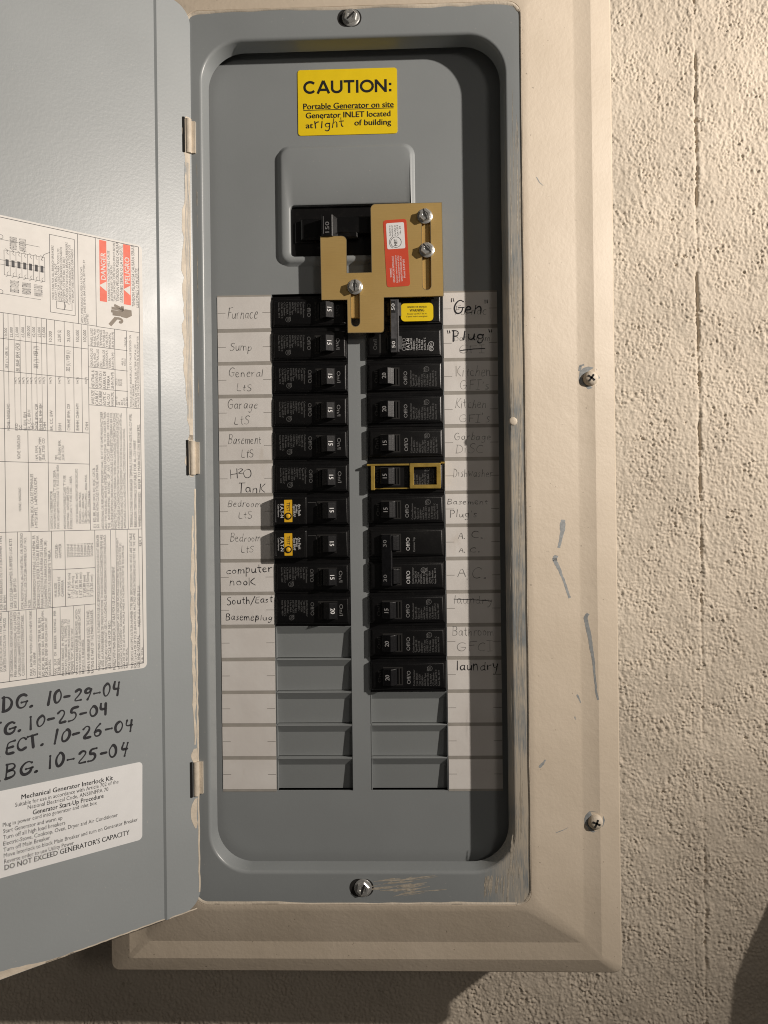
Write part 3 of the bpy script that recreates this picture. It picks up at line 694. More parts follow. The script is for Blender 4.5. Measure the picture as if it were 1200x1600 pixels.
# beige slop along the hinge edge and the foot of the door
mb = MB(); r = random.Random(4)
def blot(pts, o):
    mb.poly(pts, [], o - .25, o + .08)
for (za, zb, w) in ((306, 276, 7), (276, 66, 7.2), (70, 39, 6.5), (10, -160, 3.5), (-163, -173, 5.5), (-200, -222, 5.0)):
    n = max(6, int((za - zb) / 5)); left = []; right = []
    for k in range(n + 1):
        z = za + (zb - za) * k / n; e = math.sin(math.pi * min(max(k / n, .04), .96)) ** .35
        left.append((-0.9 - w * e * r.uniform(.72, 1.1), z)); right.append((-0.7 - (.0 if w > 5.4 else 1.2 * r.random()), z))
    blot(right[::-1] + left if False else left + right[::-1], 0.05)
pts_l = []
for k in range(60):
    z = 30 - 300 * k / 59; pts_l.append((0.1 + r.uniform(-.25, .25), z))
mb.ribbon(pts_l, 1.3, 0.12)
pts_b = [(-x, ZB + .5 + r.uniform(-.2, .2)) for x in range(2, 110, 3)]
mb.ribbon(pts_b, 0.9, lambda x, z: .08 if x > -FL else -1.1)
fb = [(-86 - 4.6 * k, ZB + .2) for k in range(30)] + [(-219.4 + 4.6 * k, ZB + max(.6, min(13, 17 - .62 * k)) + r.uniform(-.4, .4)) for k in range(29)]
mb.poly(fb[::1], [], -1.25, -1.1)
dpart(mb, 'paint_smear', 'old_paint_bead', 60)
# faded inner lines of the brushed smear
mb = MB()
for k in range(5):
    x = -1.6 - .8 * k
    mb.ribbon([(x + r.uniform(-.25, .25), 272 - 190 * t / 30) for t in range(31)], .3, .17, lambda t: .4 + r.random())
dpart(mb, 'brush_line', 'grey_scuff')

# felt-pen dates
mb = MB()
def dhand(txt, a, b, cap_px, w=1.7):
    x0, z0 = D(*a); x1, z1 = D(*b)
    hand(mb, txt, x0, z0, x1, z1, cap_px * .455, w, -1.12, slant=.12, jit=.3, gap=2.0)
dhand('BL', (-36, 1128), (-4, 1117), 20); dhand('DG.', (4, 1113), (53, 1104), 19); dhand('10-29-04', (74, 1102), (187, 1087), 19)
dhand('H', (-34, 1163), (-22, 1160), 19); dhand('TG.', (-14, 1156), (35, 1142), 18); dhand('10-25-04', (46, 1140), (169, 1116), 18)
dhand('EL', (-30, 1193), (-1, 1184), 18); dhand('ECT.', (9, 1180), (70, 1164), 17); dhand('10-26-04', (84, 1163), (208, 1142), 19)
dhand('PL', (-31, 1232), (0, 1222), 19); dhand('BG.', (8, 1219), (61, 1206), 19); dhand('10-25-04', (76, 1202), (199, 1181), 19)
dpart(mb, 'handwriting', 'marker')

# ================================================================== stickers on the door (things of their own)
def onDoor(name, label, cat):
    e = empty(name, door_loc, door_rot); return tag(e, label, cat)
LAB = onDoor('wiring_label', 'large white printed wiring diagram and table label on open door', 'label')
x_r = -37.2; zt_, zb_ = 203.2, -98.0
mb = MB(); mb.poly(rrect(-214, x_r, zb_, zt_, 3.5, 6), [], -1.22, -1.06); mb.build('sheet', 'white_paper', LAB)
OL = -1.03
rules = MB()
def rl(a, b, w=.32):
    rules.ribbon([D(*a), D(*b)], w, OL)
def z1(x, y): return (x / 4.325, 330 + y / 4.325)
def z2(x, y): return (x / 4.2125, 680 + y / 4.2125)
def snap_v(xm, ya, yb, w=.32):
    x = D(xm[0], xm[1])[0]; rules.ribbon([(x, D(xm[0], ya)[1]), (x, D(xm[0], yb)[1])], w, OL)
def box_mm(x0, x1, za, zc, w=.32):
    rules.ribbon([(x0, za), (x1, za)], w, OL); rules.ribbon([(x0, zc), (x1, zc)], w, OL)
    rules.ribbon([(x0, za), (x0, zc)], w, OL); rules.ribbon([(x1, za), (x1, zc)], w, OL)
def H(z, xa, xb, w=.32): rules.ribbon([(xa, z), (xb, z)], w, OL)
def V(x, za, zc, w=.32): rules.ribbon([(x, za), (x, zc)], w, OL)
def dx(p): return D(*p)[0]
def dz(p): return D(*p)[1]
XF = -205.0
# frame
xR = dx(z1(945, 700)); zT = dz(z1(520, 148)); zB = dz(z2(700, 1535))
box_mm(XF, xR, zT, zB, .4)
# key heights and columns read off the label
zA = dz(z1(450, 745)); zD = dz(z1(780, 795)); z3 = dz(z1(450, 1490)); zE = dz(z1(800, 1322)); z4 = dz(z2(200, 178)); z5 = dz(z2(400, 630)); z6 = dz(z2(350, 1135))
xa = dx(z1(600, 1000)); xb_ = dx(z1(320, 1000)); xc = dx(z1(185, 1000)); xd = dx(z1(530, 400)); xe = dx(z1(650, 400)); xk = dx(z2(845, 400))
H(zA, XF, xe); V(xd, zT, zA); V(xe, zT, zA); H(zD, xe, xR)
V(xa, zA, z5); H(z3, XF, xa); H(z4, XF, xa); H(z5, XF, xR); V(xb_, zA, z5); V(dx(z1(30, 1200)), zA, z6)
for q in (375, 440, 500, 555): V(dx(z1(q, 1000)), zA, z3, .25)
for q in (60, 100, 140, 178, 215, 250, 285): V(dx(z1(q, 1000)), zA, z3, .2)
H(dz(z1(200, 880)), XF, xa); H(dz(z1(300, 1105)), XF, xa)
# right-hand torque table
H(zE, xa, xR)
for q in (780, 860): V(dx(z1(q, 1000)), zD, zE)
for yy in (925, 1065, 1205): H(dz(z1(740, yy)), xa, dx(z1(865, 1000)))
V(xk, zE, z5); V(xc, z3, z5)
# lower notes
H(z6, XF, dx(z2(630, 1100))); V(dx(z2(630, 900)), z5, zB)
for q in (735, 770, 845, 920): V(dx(z2(q, 1000)), z5, zB, .25)
V(dx(z2(345, 900)), z5, zB); V(dx(z2(430, 700)), z5, z6); H(dz(z2(480, 880)), dx(z2(345, 900)), dx(z2(630, 900)))
for q in (120, 210): V(dx(z2(q, 900)), z5, z6, .25)
for q in (60, 175, 245, 400, 490, 560): V(dx(z2(q, 1300)), z6, zB, .25)
# breaker diagram
x0d, x1d = dx(z1(30, 300)), dx(z1(305, 350)); zt1, zb1 = dz(z1(170, 285)), dz(z1(170, 450))
box_mm(x0d, x1d, zt1, zb1, .25)
for k in range(1, 7): V(x0d + (x1d - x0d) * k / 7, zt1, zb1, .22)
H(zt1 - (zt1 - zb1) * .42, x0d - 6, x1d, .2); H(zt1 - (zt1 - zb1) * .6, x0d - 6, x1d, .2)
for k in range(7):
    xm = x0d + (x1d - x0d) * (k + .5) / 7; zz = zt1 - (zt1 - zb1) * .5; w = (x1d - x0d) / 7
    rules.add([(xm - .12 * w - .5, zz - 2.2, OL), (xm + .12 * w + .5, zz - 2.2, OL), (xm + .12 * w + .5, zz + 2.2, OL), (xm - .12 * w - .5, zz + 2.2, OL)], [(0, 1, 2, 3)])
    for sgn in (1, -1):
        rules.ribbon(chaikin([(xm - .25 * w, zz + sgn * 9), (xm + .2 * w, zz + sgn * 8), (xm - .1 * w, zz + sgn * 6.5), (xm + .25 * w, zz + sgn * 5.5)], 1), .22, OL)
V(x0d - 3.4, dz(z1(10, 160)), dz(z1(10, 540)), .22)
for yy in (168, 540): 
    cx, cz = dx(z1(8, yy)), dz(z1(8, yy)); rules.ribbon([(cx + 1.3 * math.cos(t * .7), cz + 1.3 * math.sin(t * .7)) for t in range(10)], .25, OL)
H(dz(z1(150, 215)), x0d - 3, dx(z1(270, 215)), .22); H(dz(z1(150, 575)), x0d - 3, dx(z1(280, 575)), .22)
bx0, bx1, bz0, bz1 = dx(z1(340, 400)), dx(z1(508, 400)), dz(z1(420, 170)), dz(z1(420, 690)); box_mm(bx0, bx1, bz0, bz1, .3)
box_mm(bx0 + 4, bx0 + 9, bz1 + 3, bz1 + 8, .3)
rules.ribbon([(bx1 - 7, bz1 + 3), (bx1 - 2, bz1 + 3), (bx1 - 2, bz1 + 8), (bx1 - 4, bz1 + 7), (bx1 - 5, bz1 + 8), (bx1 - 7, bz1 + 8), (bx1 - 6, bz1 + 5.5), (bx1 - 7, bz1 + 3)], .3, OL)
rules.ribbon([D(*z1(280, 330)), D(*z1(300, 290)), D(*z1(340, 275))], .3, OL)
rules.build('ruled_line', 'grey_ink', LAB)
pr = MB()
def block(lines, a, b, bold=0.012, fill=.74, mb=None):
    """lines of sideways print (reading upward) filling the pixel box a (top left) - b (bottom right)"""
    mb = mb or pr
    ym, xm = (a[1] + b[1]) / 2, (a[0] + b[0]) / 2
    xl, xr = D(a[0], ym)[0], D(b[0], ym)[0]; zt, zb = D(xm, a[1])[1], D(xm, b[1])[1]
    pitch = (xr - xl) / len(lines); cap = pitch * fill
    for k, ln in enumerate(lines):
        if not ln: continue
        vs, fs, w = text_geo(ln, bold, 1); full = (zt - zb); nat = w * cap / CAPH
        text(pr if mb is None else mb, ln, xl + pitch * (k + .5 + fill * .5), zb, OL + .01, cap, width=min(full, nat * 1.0) if nat < full else full, ang=math.pi / 2, bold=bold, res=1)
block(['60TH EDITION BREAKER', '#8 AWG NEUTRAL CU', '', ''], z1(60, 190), z1(310, 275))
block(['SERIES 3 TO 42 POLE', 'PANELBOARD / TERMINAL', 'MAIN LUG ONLY'], z1(60, 480), z1(300, 560))
block(['SOLID STAB FOR ALL BRANCH BREAKERS', 'EXCEPT TYPE BRD, BQ, BQT', 'CONECTOR SOLIDO PARA TODOS LOS', 'INTERRUPTORES (BREAKERS) DERIVADOS', 'EXCEPTO LOS TIPO BRD, BQ, BQT', 'NOTCHED STAB FOR ALL BRANCH BREAKERS', 'CONECTOR RANURADO PARA TODOS LOS', 'INTERRUPTORES (BREAKERS) DERIVADOS'], z1(350, 200), z1(502, 605))
block(['APPLY WIRE RANGE ROUTED AS FOLLOWS:', 'DIRECT LINES SEVEN, BAR NEUTRAL BOTTOM, BY', 'LIMITED'], z1(545, 190), z1(600, 755))
block(['HAZARDOUS VOLTAGE WILL CAUSE', 'SEVERE INJURY OR DEATH.', 'TURN OFF POWER SUPPLYING EQUIPMENT BEFORE'], z1(728, 205), z1(785, 605))
block(['TENSION PELIGROSA PUEDE CAUSAR', 'LESIONES SERIAS O LA MUERTE.'], z1(785, 210), z1(836, 610))
block(['TENSION PELIGROSA CAUSARA SERIAS', 'LESIONES O MUERTE.'], z1(890, 235), z1(942, 645))
for q, t in zip((42, 80, 118, 158, 196, 232, 268, 300), ('10,000', '22,000', '25,000', '65,000', '100,000', '42,000', '25,000', '65,000')):
    block([t], z1(q - 14, 760), z1(q + 12, 850))
for q, t in zip((345, 405, 468, 528, 578), ('10,000', '22,000 (2)', '25,000', '100,000', '100,000')): block([t], z1(q - 16, 800), z1(q + 12, 880))
block(['BR, BRAF, BRH, GFCB'], z1(104, 890), z1(140, 1080)); block(['SEE (1) / VER (1)'], z1(225, 910), z1(265, 1060)); block(['SEE (1) / VER (1)'], z1(445, 940), z1(478, 1080)); block(['SEE (1) / VER (1)'], z1(36, 895), z1(58, 1060))
for q, t in ((60, 'NONE / NINGUNO'), (115, 'BRD'), (142, 'CC'), (172, 'BJ, BJH, BJH'), (200, 'BR, CC, BRH'), (225, 'DRD'), (250, 'DAGE, BWH, CSR'), (278, 'BHH BHL BHH BJH'), (305, 'CHH'), (350, 'BR, CC, BW'), (408, 'BRH'), (468, 'CHH-HE, BWH, CSR'), (528, 'BHHH, CHH-HM'), (590, 'CHH')):
    block([t], z1(q - 14, 1300), z1(q + 12, 1480))
for q in (108, 135, 162, 190, 215, 245, 272, 300, 345, 405, 468, 528, 585): block(['1/4(7)'], z1(q - 11, 1115), z1(q + 9, 1165))
for q, ls in ((618, ['WIRE SIZE', 'CABLE /', 'CALIBRE', '60/75 C', 'AL-CU', 'AWG/KCMIL']),): block(ls, z1(q, 1215), z1(775, 1310))
block(['NEUTRAL &', 'GROUND BAR', 'NEUTRO /', 'BARRA DE', 'TIERRA', 'LB-IN (N-M)'], z1(618, 1080), z1(775, 1195))
block(['GROUND LUG', '(G1) AND', 'NEUTRAL LUG', '(N1)', 'TERMINAL DE', 'CONEXION A', 'TIERRA', 'LB-IN (N-M)'], z1(612, 935), z1(775, 1055))
block(['PANEL LUGS', 'A,B AND MAIN', 'NEUTRAL (N)', 'TERMINALES', 'DEL PANEL A,B', 'Y NEUTRO', 'PRINCIPAL', 'LB-IN (N-M)'], z1(612, 800), z1(775, 915))
block(['#14-10', '#8', '#6-4', '#3-2/0', '3/0-250'], z1(782, 1235), z1(870, 1310)); block(['20(2.3)', '25(2.8)', '35(4.0)', '', ''], z1(782, 1095), z1(860, 1180)); block(['', '', '45(5.1)', '50(5.6)'], z1(790, 960), z1(855, 1040)); block(['', '', '', '250(28)'], z1(782, 820), z1(862, 910))
for q in (792, 812, 830, 848): V(dx(z1(q, 880)), dz(z1(q, 830)), dz(z1(q, 905)), .2)
for q in (790, 810): V(dx(z1(q, 1000)), dz(z1(q, 965)), dz(z1(q, 1035)), .2)
block(['TORQUE CIRCUIT BREAKER LUGS TO VALUE SPECIFIED ON', 'CIRCUIT BREAKERS', 'APRIETE LAS TERMINALES DEL INTERRUPTOR A LOS', 'VALORES DE TORQUE ESPECIFICADOS EN EL INTERRUPTOR'], z1(878, 840), z1(945, 1325))
block(['NONE / NINGUNO'], z2(112, 0), z2(140, 155)); block(['NONE / NINGUNO'], z2(122, 345), z2(145, 500))
block(['16M, 5MM,', 'BJP 3/0AM, 2*BM,', 'J250, ST50, CO'], z2(232, 10), z2(300, 165)); block(['*JM,', '3/0, 5/0AM, EMK,', 'J250, ST50'], z2(362, 30), z2(428, 165))
block(['TERMINAL BOX / CAJA DE TERMINALES', '1-MTS/1MTS, 1-APR/5OLUGPS'], z2(200, 255), z2(252, 610))
block(['SWITCH / INTERRUPTOR', 'SWFS/3PF5 WITH CLASS "T" FUSE (200A', 'MAX. 16PS/16BPS WITH CLASS "L" FUSE 1200-1600A'], z2(330, 195), z2(395, 615))
block(['INFS/3WPS CON FUSIBLE CLASE "T" FUSE', '(200A MAX.  16PS/16BPS CON', 'FUSIBLE CLASE "L" FUSE 1200 - 1600A'], z2(418, 265), z2(480, 615))
block(['CIRCUIT BREAKERS / INTERRUPTORES DE CIRCUITO', '    KD-HKD -  400A MAX.', '    LD-HLD -  600A MAX.', 'MD-HMD-MDL-HMDL - 800A MAX.', '    ND-HND - 1200A MAX.'], z2(498, 222), z2(600, 580))
block(['(1)  BD, BR, BRAF, BRD, BQ, BQC, GFCB,', '(2)  100,000 WITH CLASS T FUSE, 600A MAX.'], z2(612, 190), z2(655, 610))
block(['ADDITIONAL OR REPLACEMENT BREAKERS SHALL BE OF THE SAME MANUFACTURER', 'AND TYPE AND SHALL HAVE AN INTERRUPTING RATING EQUAL TO OR GREATER THAN', 'THE   INTERRUPTING   RATING   OF   ANY   CIRCUIT   BREAKER   INSTALLED.', 'LOS INTERRUPTORES (BREAKERS) ADICIONALES O DE REPUESTO DEBERAN SER DEL', 'MISMO TIPO Y FABRICANTE Y DEBERAN TENER UNA CAPACIDAD INTERRUPTIVA EQUAL', 'A MAYOR QUE LA CAPACIDAD INTERRUPTIVA DE CUALQUIER INTERRUPTOR DE CIRCUITO', 'INSTALLATION AND USE OF THIS EQUIPMENT SHOULD BE IN ACCORDANCE WITH ALL', 'APPLICABLE LOCAL AND NATIONAL CODES AND REGULATIONS.'], z2(665, -150), z2(832, 615))
block(['TERMINALS OTHER THAN BREAKER TERMINALS SUITABLE FOR 60/75 C AL-CU WIRE.', 'BREAKER TERMINALS SUITABLE FOR AL-CU WIRE', 'WHEN SO MARKED.  REFER TO MARKINGS ON BREAKERS.'], z2(852, -140), z2(932, 605), fill=.66)
block(['FOR MAIN BREAKERS USE CUTLER-HAMMER TYPES', 'BW, BWH'], z2(-2, 645), z2(42, 1150)); block(['USE CUTLER-HAMMER SUBFEED LUG KITS', 'BRSF 125, BRSF150'], z2(62, 650), z2(112, 1140))
block(['FOR ADDITIONAL #6-2/0 NEUTRAL OR GROUND', 'TERMINALS, USE CUTLER-HAMMER CAT. NO.', 'NL20.'], z2(135, 645), z2(205, 1140))
block(['FOR RAINPROOF FITTINGS, (ON NEMA 3R', 'DEVICES ONLY), REFER TO TABLE BELOW.', 'PARA ACCESORIO A PRUEBA DE LLUVIA', '(SOLAMENTE EN APARATOS NEMA 3R)', 'CONSULTE LA SIGUIENTE TABLA.'], z2(215, 645), z2(340, 1135))
block(['HUB SIZE', 'TAMANO DE', 'CAMPANA'], z2(358, 930), z2(425, 1065)); block(['CUTLER-', 'HAMMER'], z2(362, 715), z2(410, 810))
block(['3/4" (19.05 mm)', '1" (25.40 mm)', '1-1/4" (31.75 mm)', '1-1/2" (38.10 mm)', '2" (50.80 mm)', '2-1/2" (63.50mm)', '3" (76.20 mm)'], z2(445, 905), z2(618, 1070)); block(['DS075H1', 'DS100H1', 'DS125H1', 'DS150H1', 'DS200H1', 'DS200H2', 'DS250H2', 'DS300H2'], z2(440, 705), z2(618, 800))
block(['SORTED VAC/VCA: 1PH/3W, 1 FASE / 3 HILOS', 'SORTED VAC/VCA 3W / 3 HILOS'], z2(-5, 1170), z2(45, 1560)); block(['SEE CONSIDERATIONAL / FOR FURTHER INFORMATION', 'PARA INFORMACION ADICIONAL, VEA LA PARED', 'LATERAL DEL GABINETE Y EL REVERSO DE LA', 'CUBIERTO DE LOS INTERRUPTORES.'], z2(65, 1165), z2(165, 1590))
block(['MAX. RATING WHEN USED IN NEW YORK', 'CITY - 100 AMP.'], z2(195, 1155), z2(240, 1585)); block(['USE CUTLER-HAMMER TYPE BR, BJ, BJH,', 'BQ, BQC, BR, BRD, BRH, BRX, BRSN, BRWH,', 'GFCB, BRAF, GFEP OR GFCBH CIRCUIT', 'BREAKERS.'], z2(252, 1150), z2(340, 1585))
block(['MAX   SUM   OF   BREAKER   RATINGS   PER', 'STAB: 200A'], z2(355, 1145), z2(398, 1580)); block(['BREAKER  HANDLE  IN  MID-POSITION', 'INDICATES  BREAKER  IS  TRIPPED.  TO', 'RESTORE SERVICE, MOVE HANDLE TO', 'EXTREME "OFF", THEN TO "ON".'], z2(405, 1140), z2(488, 1580))
block(['WHEN A MAIN BREAKER IS BACKFED, HOLD-', 'DOWN SCREW KIT, CUTLER-HAMMER CAT. NO.', 'BREQS125, IS REQUIRED.'], z2(497, 1140), z2(558, 1575)); block(['WHEN A MAIN BREAKER IS USED, THE PANEL', 'RATING IS THAT OF THE MAIN BREAKER.'], z2(572, 1150), z2(622, 1570))
block(['PANELS WITH MAIN LUGS, SUITABLE FOR USE AS SERVICE EQUIPMENT WHEN A CIRCUIT BREAKER', 'IS USED AS A MAIN BREAKER OR WHEN NOT MORE THAN SIX MAIN DISCONNECTING MEANS ARE', 'PROVIDED AND WHEN NOT USED AS A LIGHTING AND APPLIANCE BRANCH CIRCUIT PANELBOARD.', '(SEE ARTICLE 408-14 OF NEC).'], z2(640, 655), z2(732, 1545))
block(['PANELS WITH MAIN BREAKER, SUITABLE FOR USE AS SERVICE EQUIPMENT.'], z2(740, 860), z2(765, 1545))
block(['WHEN USED AS SERVICE EQUIPMENT, ANY UNUSED NEUTRAL HOLES MAY BE USED FOR EQUIPMENT', 'GROUNDING. FOR EQUIPMENT GROUNDING APPLICATIONS, WIRE HOLES ARE SUITABLE FOR (1)', '#14-4 OR UP TO (3) #14-10 WIRES. MULTIPLE WIRES IN THE SAME HOLE MUST BE THE SAME SIZE', 'AND MATERIAL.'], z2(772, 635), z2(842, 1540))
block(['THIS DEVICE ACCEPTS CUTLER-HAMMER TYPE GBK GROUND BARS, WIRE HOLES ARE SUITABLE', 'FOR (1) #14-4 OR UP TO (3) #14-10 WIRES, MULTIPLE WIRES IN THE SAME HOLE MUST BE THE SAME', 'SIZE AND MATERIAL.'], z2(858, 645), z2(922, 1535))
block(['PUB. 25336'], z2(932, 1395), z2(952, 1500)); block(['MADE IN U.S.A. / HECHO EN E.U.A.'], z2(905, 990), z2(930, 1260)); block(['REV. F'], z2(915, 660), z2(938, 730))
pr.build('printed_text', 'grey_ink', LAB)
def dquad(mb, a, b, o):
    ym, xm = (a[1] + b[1]) / 2, (a[0] + b[0]) / 2
    xl, xr = D(a[0], ym)[0], D(b[0], ym)[0]; zt, zb = D(xm, a[1])[1], D(xm, b[1])[1]
    mb.add([(xl, zb, o), (xr, zb, o), (xr, zt, o), (xl, zt, o)], [(0, 1, 2, 3)]); return xl, xr, zb, zt
mb = MB(); dquad(mb, z1(676, 195), z1(724, 608), OL); dquad(mb, z1(838, 225), z1(886, 630), OL); mb.build('danger_band', 'orange_red_ink', LAB)
mb = MB()
block(['DANGER'], z1(684, 275), z1(716, 460), bold=.03, fill=1.0, mb=mb); block(['PELIGRO'], z1(846, 300), z1(878, 488), bold=.03, fill=1.0, mb=mb)
for q in (502, 530):
    qx = 700 if q == 502 else 862
    cx, cz = D(*z1(qx, q)); mb.add([(cx + 2.3, cz - 3.4, OL + .03), (cx + 2.3, cz + 3.4, OL + .03), (cx - 2.6, cz, OL + .03)], [(0, 1, 2)])
mb.v = [(x, z, o + .02) for x, z, o in mb.v]; mb.build('danger_lettering', 'white_paper', LAB)
# hand and spark pictogram
mb = MB()
def zp(*pts): return [D(*z1(a, b)) for a, b in pts]
for fing in (((870, 690), (820, 655), (775, 632)), ((860, 680), (805, 660), (757, 652)), ((865, 690), (800, 680), (754, 672)), ((870, 700), (810, 700), (764, 692)), ((850, 700), (835, 672), (830, 640))):
    mb.ribbon(chaikin(zp(*fing), 2), 1.9, OL + .01)
mb.add([(x, z, OL + .015) for x, z in zp((892, 668), (895, 705), (860, 722), (822, 712), (815, 690), (850, 660))][::-1], [(0, 1, 2, 3, 4, 5)])
mb.ribbon(zp((746, 768), (770, 740), (790, 718)), 2.4, OL + .012); mb.ribbon(chaikin(zp((775, 722), (812, 722), (832, 738), (822, 752), (808, 745)), 2), 1.7, OL + .018)
mb.build('hand_pictogram', 'brown_ink', LAB)

# generator start-up sticker
GS = onDoor('start_up_sticker', 'white sticker with generator start-up steps below the felt-pen dates', 'sticker')
tl, trr, br, bl = D(-14, 1240), D(222.5, 1190), D(224, 1312), D(-14, 1377)
ang = math.atan2(trr[1] - tl[1], trr[0] - tl[0]) * .5 + math.atan2(br[1] - bl[1], br[0] - bl[0]) * .5
cx, cz = (tl[0] + br[0]) / 2, (tl[1] + br[1]) / 2; W = math.hypot(trr[0] - tl[0], trr[1] - tl[1]); Hh = (trr[1] - br[1] + tl[1] - bl[1]) / 2
def rotp(pts): return [(cx + x * math.cos(ang) - z * math.sin(ang), cz + x * math.sin(ang) + z * math.cos(ang)) for x, z in pts]
mb = MB(); mb.poly(rotp(rrect(-W / 2, W / 2, -Hh / 2, Hh / 2, 3, 6)), [], -1.22, -1.06); mb.build('sheet', 'white_vinyl', GS)
mb = MB()
def z3p(x, y): return (x / 3.076, 1030 + y / 3.076)
def gline(t, a, b, cap, bold):
    """serif-like line fitted between its two ends"""
    x0, z0 = D(*z3p(*a)); x1, z1_ = D(*z3p(*b)); L = math.hypot(x1 - x0, z1_ - z0)
    text(mb, t, x0, z0, OL, cap, width=L, ang=math.atan2(z1_ - z0, x1 - x0), bold=bold, res=2)
gline('Mechanical Generator Interlock Kit', (105, 676), (545, 582), 3.0, .03)
gline('Suitable for use in accordance with Article 702 of the', (75, 713), (572, 598), 2.6, .004)
gline('National Electrical Code, ANSI/NFPA 70', (135, 724), (523, 635), 2.6, .004)
gline('Generator Start-Up Procedure', (160, 750), (500, 668), 3.0, .03)
gline('Plug in power cord into generator and inlet box', (15, 810), (468, 700), 2.6, .004)
gline('Start Generator and warm up', (17, 840), (302, 772), 2.6, .004)
gline('Turn off all high load breakers', (17, 870), (316, 796), 2.6, .004)
gline('Electric-Stove, Cooktop, Oven, Dryer and Air Conditioner', (17, 900), (568, 758), 2.6, .004)
gline('Turn off Main Breaker', (18, 930), (243, 868), 2.6, .004)
gline('Move Interlock to block Main Breaker and turn on Generator Breaker', (20, 957), (664, 780), 2.6, .004)
gline('Reverse order to use Utility Power', (22, 986), (357, 893), 2.6, .004)
gline("DO NOT EXCEED GENERATOR'S CAPACITY", (24, 1018), (625, 845), 3.3, .025)
mb.build('lettering', 'black_ink', GS)

# ================================================================== label strips beside the breakers
def strip(name, label, x0, x1, loc_rows):
    root = tag(empty(name, ((x0 + x1) / 2, ROW(15), 0)), label, 'label strip')
    def lp(mb, n, mat, par=None):
        o = mb.build(n, mat); bpy.context.view_layer.update(); o.parent = par or root; o.matrix_parent_inverse = root.matrix_world.inverted() if par is None else Matrix(); return o
    mb = MB(); mb.poly([(x0, ROW(15) - .4), (x1, ROW(15) - .4), (x1, ROW(0) + 2), (x0, ROW(0) + 2)], [], .02, .22); lp(mb, 'backing_strip', 'card_band')
    cards = []
    r = random.Random(int(abs(x0)))
    for i in range(15):
        mb = MB(); zt = ROW(i) - (1.35 if i else -.6); zb = ROW(i + 1) + 1.45
        j = lambda: r.uniform(-.12, .12)
        mb.poly([(x0 + .1 + j(), zb + j()), (x1 - .1 + j(), zb + j()), (x1 - .1 + j(), zt + j()), (x0 + .1 + j(), zt + j())], [], .2, .36)
        cards.append(lp(mb, 'label_card', 'label_card'))
        mb = MB(); zm = (zt + zb) / 2
        mb.ribbon([(x0 + .3, zm), (x0 + 6.4, zm)], .42, .40); lp(mb, 'tick_mark', 'card_rule')
        mb = MB(); mb.ribbon([(x1 - 6.6, zm), (x1 - .3, zm)], .42, .40); lp(mb, 'tick_mark', 'card_rule')
    rr = random.Random(11)
    for entry in loc_rows:
        mat, w, items = entry
        for it in items:
            mb = MB()
            if it[0] == 'line':
                mb.ribbon([P(*q) for q in it[1:]], w, .43)
            else:
                t, xa_, xb2, yb, cap = it[:5]; tilt = it[5] if len(it) > 5 else 0
                a = P(xa_, yb); b = P(xb2, yb + tilt)
                hand(mb, t, a[0], a[1], b[0], b[1], cap * .49, w, .42 if mat != 'marker' else .45, rnd=rr)
            lp(mb, 'handwriting', mat)
    return root
PE, FA, MK = 'pencil', 'faint_pencil', 'marker'
left_rows = [
 (PE, .44, [('Furnace', 355, 402, 498, 17)]), (PE, .44, [('Sump', 359, 393, 548, 13)]), (PE, .44, [('General', 357, 411, 589, 13)]), (PE, .44, [('LtS', 370, 393, 611, 11)]),
 (PE, .46, [('Garage', 356, 402, 639, 13)]), (PE, .46, [('LtS', 366, 389, 663, 12)]), (PE, .44, [('Basement', 357, 408, 694, 14)]), (PE, .44, [('LtS', 377, 396, 715, 12)]),
 (MK, .5, [('H', 360, 372, 749, 18, -1), ('2', 371, 380, 740, 9), ('O', 380, 393, 747, 17)]), (MK, .55, [('TanK', 372, 414, 770, 14)]),
 (PE, .42, [('Bedroom', 356, 407, 792, 11)]), (PE, .42, [('LtS', 373, 394, 810, 11)]), (PE, .42, [('Bedroom', 360, 407, 846, 12)]), (PE, .42, [('LtS', 377, 396, 863, 11)]),
 (MK, .62, [('computer', 354, 425, 897, 12, -4)]), (MK, .62, [('nooK', 359, 399, 914, 11)]), (MK, .55, [('South/East', 355, 426, 945, 11, -4)]),
 (MK, .55, [('Basemen', 353, 404, 969, 11)]), (MK, .5, [('plug', 399, 425, 969, 9)])]
